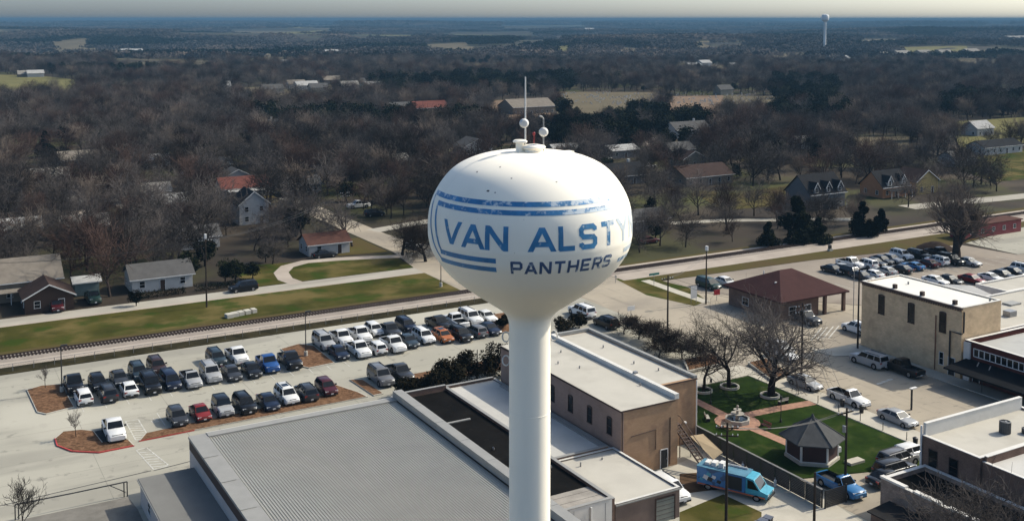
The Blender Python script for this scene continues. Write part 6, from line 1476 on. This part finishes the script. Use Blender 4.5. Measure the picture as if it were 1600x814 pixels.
plant(cnr, 10.0, 121.5, 'small bare tree at the bottom left corner beside the barrier gate', 'big lone trees')
# big evergreen by the car park, in three overlapping trees
for i, (x, y, h, r_, lb) in enumerate([(63.6, 140.6, 3.6, 2.6, 'low evergreen bush at the very left of the dark clump beside the dark pickup'), (66.6, 139.6, 4.8, 3.3, 'evergreen bush, left end of the big dark clump behind the hall'), (70.6, 140.8, 6.0, 3.6, 'tall evergreen bush in the middle of the dark clump behind the hall'), (75.0, 141.6, 6.7, 3.7, 'tallest evergreen bush near the column in the dark clump'), (79.6, 142.0, 6.4, 3.5, 'evergreen bush, right end of the dark clump behind the column')]):
    plant(ever_meshes(201+i, h, r_, 3600, .21, oak_m, base=-.05), x, y, lb, 'evergreen bushes behind the hall', rz=i, name='evergreen_tree')
for i, (px, py, h, r_, lb) in enumerate([(880, 520, 3.6, 2.2, 'dark shrub just right of the column behind the white roof'), (905, 513, 3.4, 2.2, 'dark shrub in front of the white SUV on the apron'), (786, 513, 3.0, 1.6, 'dark shrub left of the column at the end of the car rows')]):
    plant(ever_meshes(221+i, h, r_, 1500, .2, oak_m, base=-.05), *G(px, py), lb, 'shrubs beside the column', rz=i, name='evergreen_tree')
shr = tree_meshes(161, 4.4, 1.2, 4, (9,6,5,4), .8, .09, .02, bark_dark, twig_dark, up=.15, ratio=.72)
for i, (px, py, s) in enumerate([(975, 522, .8), (998, 530, .95), (1022, 541, 1.05), (1046, 550, 1.0), (1066, 560, .9), (1030, 560, .9), (1085, 565, .75)]):
    plant(shr, *G(px, py), '%s leafless shrub in the dark thicket right of the tan building' % ('leftmost','second','third','fourth','fifth','nearest','rightmost')[i], 'thicket behind the tan building', rz=i*1.3, sc=s, szx=1.7, name='bare_shrub', cat='shrub')
# evergreens one can pick out north of the rails
cone = [ever_meshes(231+i, 10.6, 4.6, 6000, .40, ever_m, 'cone', -.05) for i in range(2)]
rnd_e = [ever_meshes(241+i, 9.0, 4.4, 1500, .36, ever_m, 'round', .0) for i in range(3)]
for i, (px, py, s, kind, lb) in enumerate([(1243, 377, 1.12, 'c', 'dark cedar by the rails left of the Victorian house'), (1279, 379, .62, 'c', 'smaller dark cedar right beside the big one'), (1201, 386, .62, 'c', 'low dark cedar by the rails left of the pair'), (1347, 368, .85, 'c', 'dark cedar by the rails below the Victorian house'), (1376, 362, .6, 'c', 'small dark cedar right of the one below the Victorian house'),
  (290, 440, .9, 'r', 'dark evergreen behind the tall pole at the north road'), (352, 440, .62, 'r', 'low dark evergreen hedge tree beside the road'), (395, 436, .52, 'r', 'round dark evergreen at the left of the loop drive'), (320, 416, .8, 'r', 'dark evergreen behind the white house with a grey roof'), (71, 245, 1.0, 'c', 'black looking cedar deep in the left woods'), (213, 478, .42, 'r', 'dark evergreen shrub in front of the white grey roofed house'), (415, 410, .6, 'r', 'round dark evergreen beyond the loop drive')]):
    x, y = G(px, py); plant((cone if kind == 'c' else rnd_e)[i % 2], x, y, lb, 'evergreens north of the railway', rz=i*1.1, sc=s, name='evergreen_tree')
for k, (x0, x1, y, lb) in enumerate([(51, 63, 218.2, 'clipped dark hedge by the north road'), (40, 49, 218.0, 'low dark hedge left of the tall pole')]):
    hb = MB(); g = random.Random(k)
    for i in range(900):
        p = Vector((g.uniform(0, x1-x0), g.uniform(-.8, .8), g.uniform(.05, 1.2))); e = [Vector((g.gauss(0,1), g.gauss(0,1), g.gauss(0,1))).normalized()*.2 for _ in range(3)]
        hb.add([tuple(p+v) for v in e], [(0,1,2)])
    tag(hb.build('hedge', ever_m, loc=(x0, y, 0)), lb, 'hedge')

# ---- the woods: the nearest 288 trees one by one, the rest as one mass
WP = []
for i in range(7):
    WP.append(tree_meshes(300+i, 13.2, (1.0, 1.15, .9, 1.05, .8, 1.1, 1.0)[i], 4, ((7,6,5,4), (8,5,5,4), (6,6,6,3), (7,5,6,4), (7,6,5,4), (6,6,5,4), (7,6,5,3))[i], (.68,.75,.6,.7,.62,.74,.66)[i], .26, .034,
              bark_m, (twig_m, twig_m, red_t, twig_m, pale_t, red_t, twig_dark)[i], up=.10, ratio=.73, low=.35))
WW = (24, 20, 12, 16, 14, 10, 8)
FAIL = []
def blocked(x, y, h):
    if y < 216.5 and x < 116: return True
    if y < 197.5: return True
    if 96 < x < 114 and y < 305: return True
    if 262 < x and y < 216: return True
    if 232 < x < 252 and y < 222: return True
    if 60 < x < 112 and y < 231: return True          # loop drive lawn
    if 106 < x < 130 and 250 < y < 272: return True
    if 203 < x < 262 and 228 < y < 262: return True    # meadow
    d = math.hypot(x, y)
    for hx, hy, hs, cl in HOUSES:
        dx, dy = x-hx, y-hy
        if dx*dx+dy*dy > (hs+cl+8)**2: continue
        if abs(dx) < hs+2.5 and abs(dy) < hs+2.5: return True
        # lawn on the side of the house towards the town
        hd = math.hypot(hx, hy); ux, uy = -hx/hd, -hy/hd; al = dx*ux+dy*uy; la = abs(dx*uy-dy*ux)
        if 0 < al < cl and la < hs*.9 and rng.random() < (.97 if hx < 110 and hy < 340 and hy > 215 or 225 < hx < 285 else .82): return True
    for poly in FIELDS+[[(320,232),(420,226),(420,285),(372,285),(340,262)]]:
        inside = False; n = len(poly); j = n-1
        for i in range(n):
            xi, yi = poly[i]; xj, yj = poly[j]
            if (yi > y) != (yj > y) and x < (xj-xi)*(y-yi)/(yj-yi)+xi: inside = not inside
            j = i
        if inside: return rng.random() < .985
    return False
BANDS = [[G(*p) for p in b] for b in ([(560,150),(600,126),(900,120),(905,150)], [(835,238),(850,180),(1090,172),(1125,238)], [(1195,205),(1205,130),(1310,128),(1335,205)], [(0,98),(0,90),(115,92),(115,98)], [(1470,180),(1480,160),(1640,160),(1640,180)], [(690,84),(700,60),(900,62),(900,70)], [(170,80),(500,74),(500,86),(180,86)], [(1390,60),(1400,50),(1500,52),(1500,62)])]
def in_poly(poly, x, y):
    inside = False; j = len(poly)-1
    for i in range(len(poly)):
        xi, yi = poly[i]; xj, yj = poly[j]
        if (yi > y) != (yj > y) and x < (xj-xi)*(y-yi)/(yj-yi)+xi: inside = not inside
        j = i
    return inside
sy_, cy_ = math.sin(R(YAW)), math.cos(R(YAW))
PTS_B, PTS_E, PTS_F = [], [], []
def scatter(d0, d1, step, fn):
    a = d0
    while a < d1:       # rows by distance ahead of the drone; both frame sides get a margin
        w = a*.56+30; u = -w
        while u < w:
            du, da = u+rng.uniform(-.45,.45)*step, a+rng.uniform(-.45,.45)*step
            X, Y = du*cy_+da*sy_, -du*sy_+da*cy_
            fn(X, Y, da); u += step
        a += step
def near(X, Y, d):
    thin = .62 if (X > 170 and Y < 300) else .97
    if rng.random() > thin or blocked(X, Y, 10): return
    dens = math.sin(X*.021+1)*math.cos(Y*.026)+.5*math.sin(X*.05-Y*.043)
    if d > 300 and dens > .72 and rng.random() < .8: return
    ev = any(in_poly(b, X, Y) for b in BANDS) or (d > 420 and math.sin(X*.013+2)*math.cos(Y*.009-1)+.5*math.sin(Y*.031+X*.02) > .93)
    if ev and rng.random() < .9 or rng.random() < .035: PTS_E.append((X, Y, rng.uniform(.75, 1.35)*(1.2 if ev else .8), rng.uniform(0, 6.28), rng.randrange(3)))
    else: PTS_B.append((X, Y, rng.uniform(.6, 1.25)*(.75 if Y < 214 else 1), rng.uniform(0, 6.28), rng.choices(range(7), WW)[0]))
scatter(200, 700, 8.0, near)
scatter(700, 1500, 11.5, near)
def farfn(X, Y, d):
    if blocked(X, Y, 10): return
    dens = math.sin(X*.0042+1)*math.cos(Y*.0051)+.6*math.sin(X*.011-Y*.0087)
    if dens > 1.02: return
    k_ = math.sin(X*.0061+2)*math.cos(Y*.0037-1)+.6*math.sin(Y*.009+X*.004)+rng.uniform(-.35,.35)
    PTS_F.append((X, Y, rng.uniform(.8, 1.25), rng.uniform(0, 6.28), 1 if k_ > .62 or any(in_poly(b, X, Y) for b in BANDS) else 2 if k_ < -.5 else 0))
scatter(1500, 3200, 30, farfn); scatter(3200, 6800, 46, farfn); n_ = len(PTS_F); scatter(6800, 14000, 105, farfn); PTS_F[n_:] = [(a, b, c*2.3, d_, e) for a, b, c, d_, e in PTS_F[n_:]]
PTS_B.sort(key=lambda p: p[0]*sy_+p[1]*cy_)
gB = 'bare trees of the north woods'
def where(X, Y):
    dd = X*sy_+Y*cy_; s = (X*cy_-Y*sy_)/dd
    return ('at the far left', 'on the left', 'left of the water tower', 'right of the water tower', 'on the right', 'at the far right')[max(0, min(5, int((s+.5)/1.0*6)))]
LBL = ['bare grey brown tree of the north woods %s', 'wide bare grey brown tree of the north woods %s', 'bare reddish brown tree of the north woods %s', 'bushy bare grey brown tree of the north woods %s', 'pale twigged bare tree of the north woods %s', 'wide bare reddish brown tree of the north woods %s', 'dark bare tree of the north woods %s']
for X, Y, s, rz, k in PTS_B[:286]:
    w = where(X, Y); plant(WP[k], X, Y, LBL[k] % w, gB+' '+w, rz=rz, sc=s)
PTS_E.sort(key=lambda p: p[0]*sy_+p[1]*cy_)
for X, Y, s, rz, k in PTS_E[:90]:
    w = where(X, Y); plant(rnd_e[k], X, Y, 'dark round evergreen of the north woods %s' % w, 'evergreens of the north woods '+w, rz=rz, sc=s, name='evergreen_tree')

def mass(name, pts, meshes):
    """many instances of whole trees on a point cloud"""
    me = bpy.data.meshes.new(name); me.from_pydata([(x, y, hill(x, y)-.1) for x, y, *_ in pts], [], [])
    for nm, ty, col in (('size', 'FLOAT', 2), ('turn', 'FLOAT', 3)):
        a = me.attributes.new(nm, ty, 'POINT'); a.data.foreach_set('value', [p[col] for p in pts])
    a = me.attributes.new('which', 'INT', 'POINT'); a.data.foreach_set('value', [p[4] for p in pts])
    o = obj(name, me, kind='stuff')
    ng = bpy.data.node_groups.new(name+'_nodes', 'GeometryNodeTree')
    ng.interface.new_socket('Geometry', in_out='INPUT', socket_type='NodeSocketGeometry'); ng.interface.new_socket('Geometry', in_out='OUTPUT', socket_type='NodeSocketGeometry')
    N, L = ng.nodes, ng.links; gi = N.new('NodeGroupInput'); go = N.new('NodeGroupOutput'); jn = N.new('GeometryNodeJoinGeometry')
    def attr(n, t):
        q = N.new('GeometryNodeInputNamedAttribute'); q.data_type = t; q.inputs['Name'].default_value = n; return q.outputs['Attribute']
    wh, si, tu = attr('which', 'INT'), attr('size', 'FLOAT'), attr('turn', 'FLOAT')
    cx = N.new('ShaderNodeCombineXYZ'); L.new(tu, cx.inputs['Z'])
    for i, m in enumerate(meshes):
        po = bpy.data.objects.new(name+'_tree', m)      # only a mesh for the instancer, not placed in the scene
        oi = N.new('GeometryNodeObjectInfo'); oi.inputs['Object'].default_value = po; oi.inputs['As Instance'].default_value = True
        cmp_ = N.new('FunctionNodeCompare'); cmp_.data_type = 'INT'; cmp_.operation = 'EQUAL'
        L.new(wh, cmp_.inputs[2]); cmp_.inputs[3].default_value = i
        ip = N.new('GeometryNodeInstanceOnPoints'); L.new(gi.outputs[0], ip.inputs['Points']); L.new(cmp_.outputs[0], ip.inputs['Selection']); L.new(oi.outputs['Geometry'], ip.inputs['Instance']); L.new(si, ip.inputs['Scale']); L.new(cx.outputs[0], ip.inputs['Rotation'])
        L.new(ip.outputs[0], jn.inputs[0])
    L.new(jn.outputs[0], go.inputs[0])
    md = o.modifiers.new('trees', 'NODES'); md.node_group = ng
    return o
def joined(name, parts_):
    V, Fs, mi, mats_ = [], [], [], []
    for me in parts_:
        o = len(V); V += [tuple(v.co) for v in me.vertices]
        m = me.materials[0]
        if m not in mats_: mats_.append(m)
        for p in me.polygons: Fs.append(tuple(i+o for i in p.vertices)); mi.append(mats_.index(m))
    me = bpy.data.meshes.new(name); me.from_pydata(V, [], Fs)
    for m in mats_: me.materials.append(m)
    me.polygons.foreach_set('material_index', mi); me.shade_smooth(); return me
mass('bare_woodland', PTS_B[286:], [joined('bare_tree_mesh', w) for w in WP])
mass('evergreen_woodland', PTS_E[90:], [joined('evergreen_mesh', w) for w in rnd_e])
def thicket(seed, m, sz):
    g = random.Random(seed); V, Fs = [], []
    for c in range(18):
        cx, cy, h, r_ = g.uniform(-22,22), g.uniform(-22,22), g.uniform(7,13), g.uniform(3.5,6.5)
        for i in range(46):
            d = Vector((g.gauss(0,1), g.gauss(0,1), abs(g.gauss(0,1)))).normalized(); p = Vector((cx, cy, h*.38))+Vector((d.x*r_, d.y*r_, d.z*h*.62))*g.uniform(.6,1)
            u = Vector((g.gauss(0,1), g.gauss(0,1), g.gauss(0,1))).normalized(); w = u.orthogonal().normalized(); s = sz*g.uniform(.5,1.2); o = len(V)
            for q in (p+u*s, p+w*s*.5, p-u*s, p-w*s*.5): V.append((q.x, q.y, max(.1, q.z)))
            Fs.append((o, o+1, o+2, o+3))
    me = bpy.data.meshes.new('thicket'); me.from_pydata(V, [], Fs); me.materials.append(m); return me
mass('far_woods', PTS_F, [thicket(1, twig_m, 1.5), thicket(2, ever_m, 1.6), thicket(3, pale_t, 1.5)])
# headstones of the cemetery among the pines
hs = MB()
for i in range(260):
    px, py = rng.uniform(865, 1230), rng.uniform(146, 166); X, Y = G(px, py)
    w, h = rng.uniform(.4, .7), rng.uniform(.5, 1.1); hs.box(X-w, X+w, Y-.15, Y+.15, 0, h+.4)
hs.build('headstones', mat('headstone', (.46,.43,.39), .85, .2, .2, world=True), kind='stuff')
# ------------------------------------------------------------------ air
hm = bpy.data.materials.new('haze_air'); hm.use_nodes = True
N = hm.node_tree.nodes; N.remove(N['Principled BSDF'])
pv = N.new('ShaderNodeVolumePrincipled'); pv.inputs['Color'].default_value = (0.115, 0.225, 0.335, 1); pv.inputs['Density'].default_value = 0.00017; pv.inputs['Anisotropy'].default_value = 0.0
hm.node_tree.links.new(pv.outputs['Volume'], N['Material Output'].inputs['Volume'])
MB().box(-26000, 26000, -26000, 26000, -32, max(56.5, wz2+67.0)).build('haze', hm, kind='stuff')
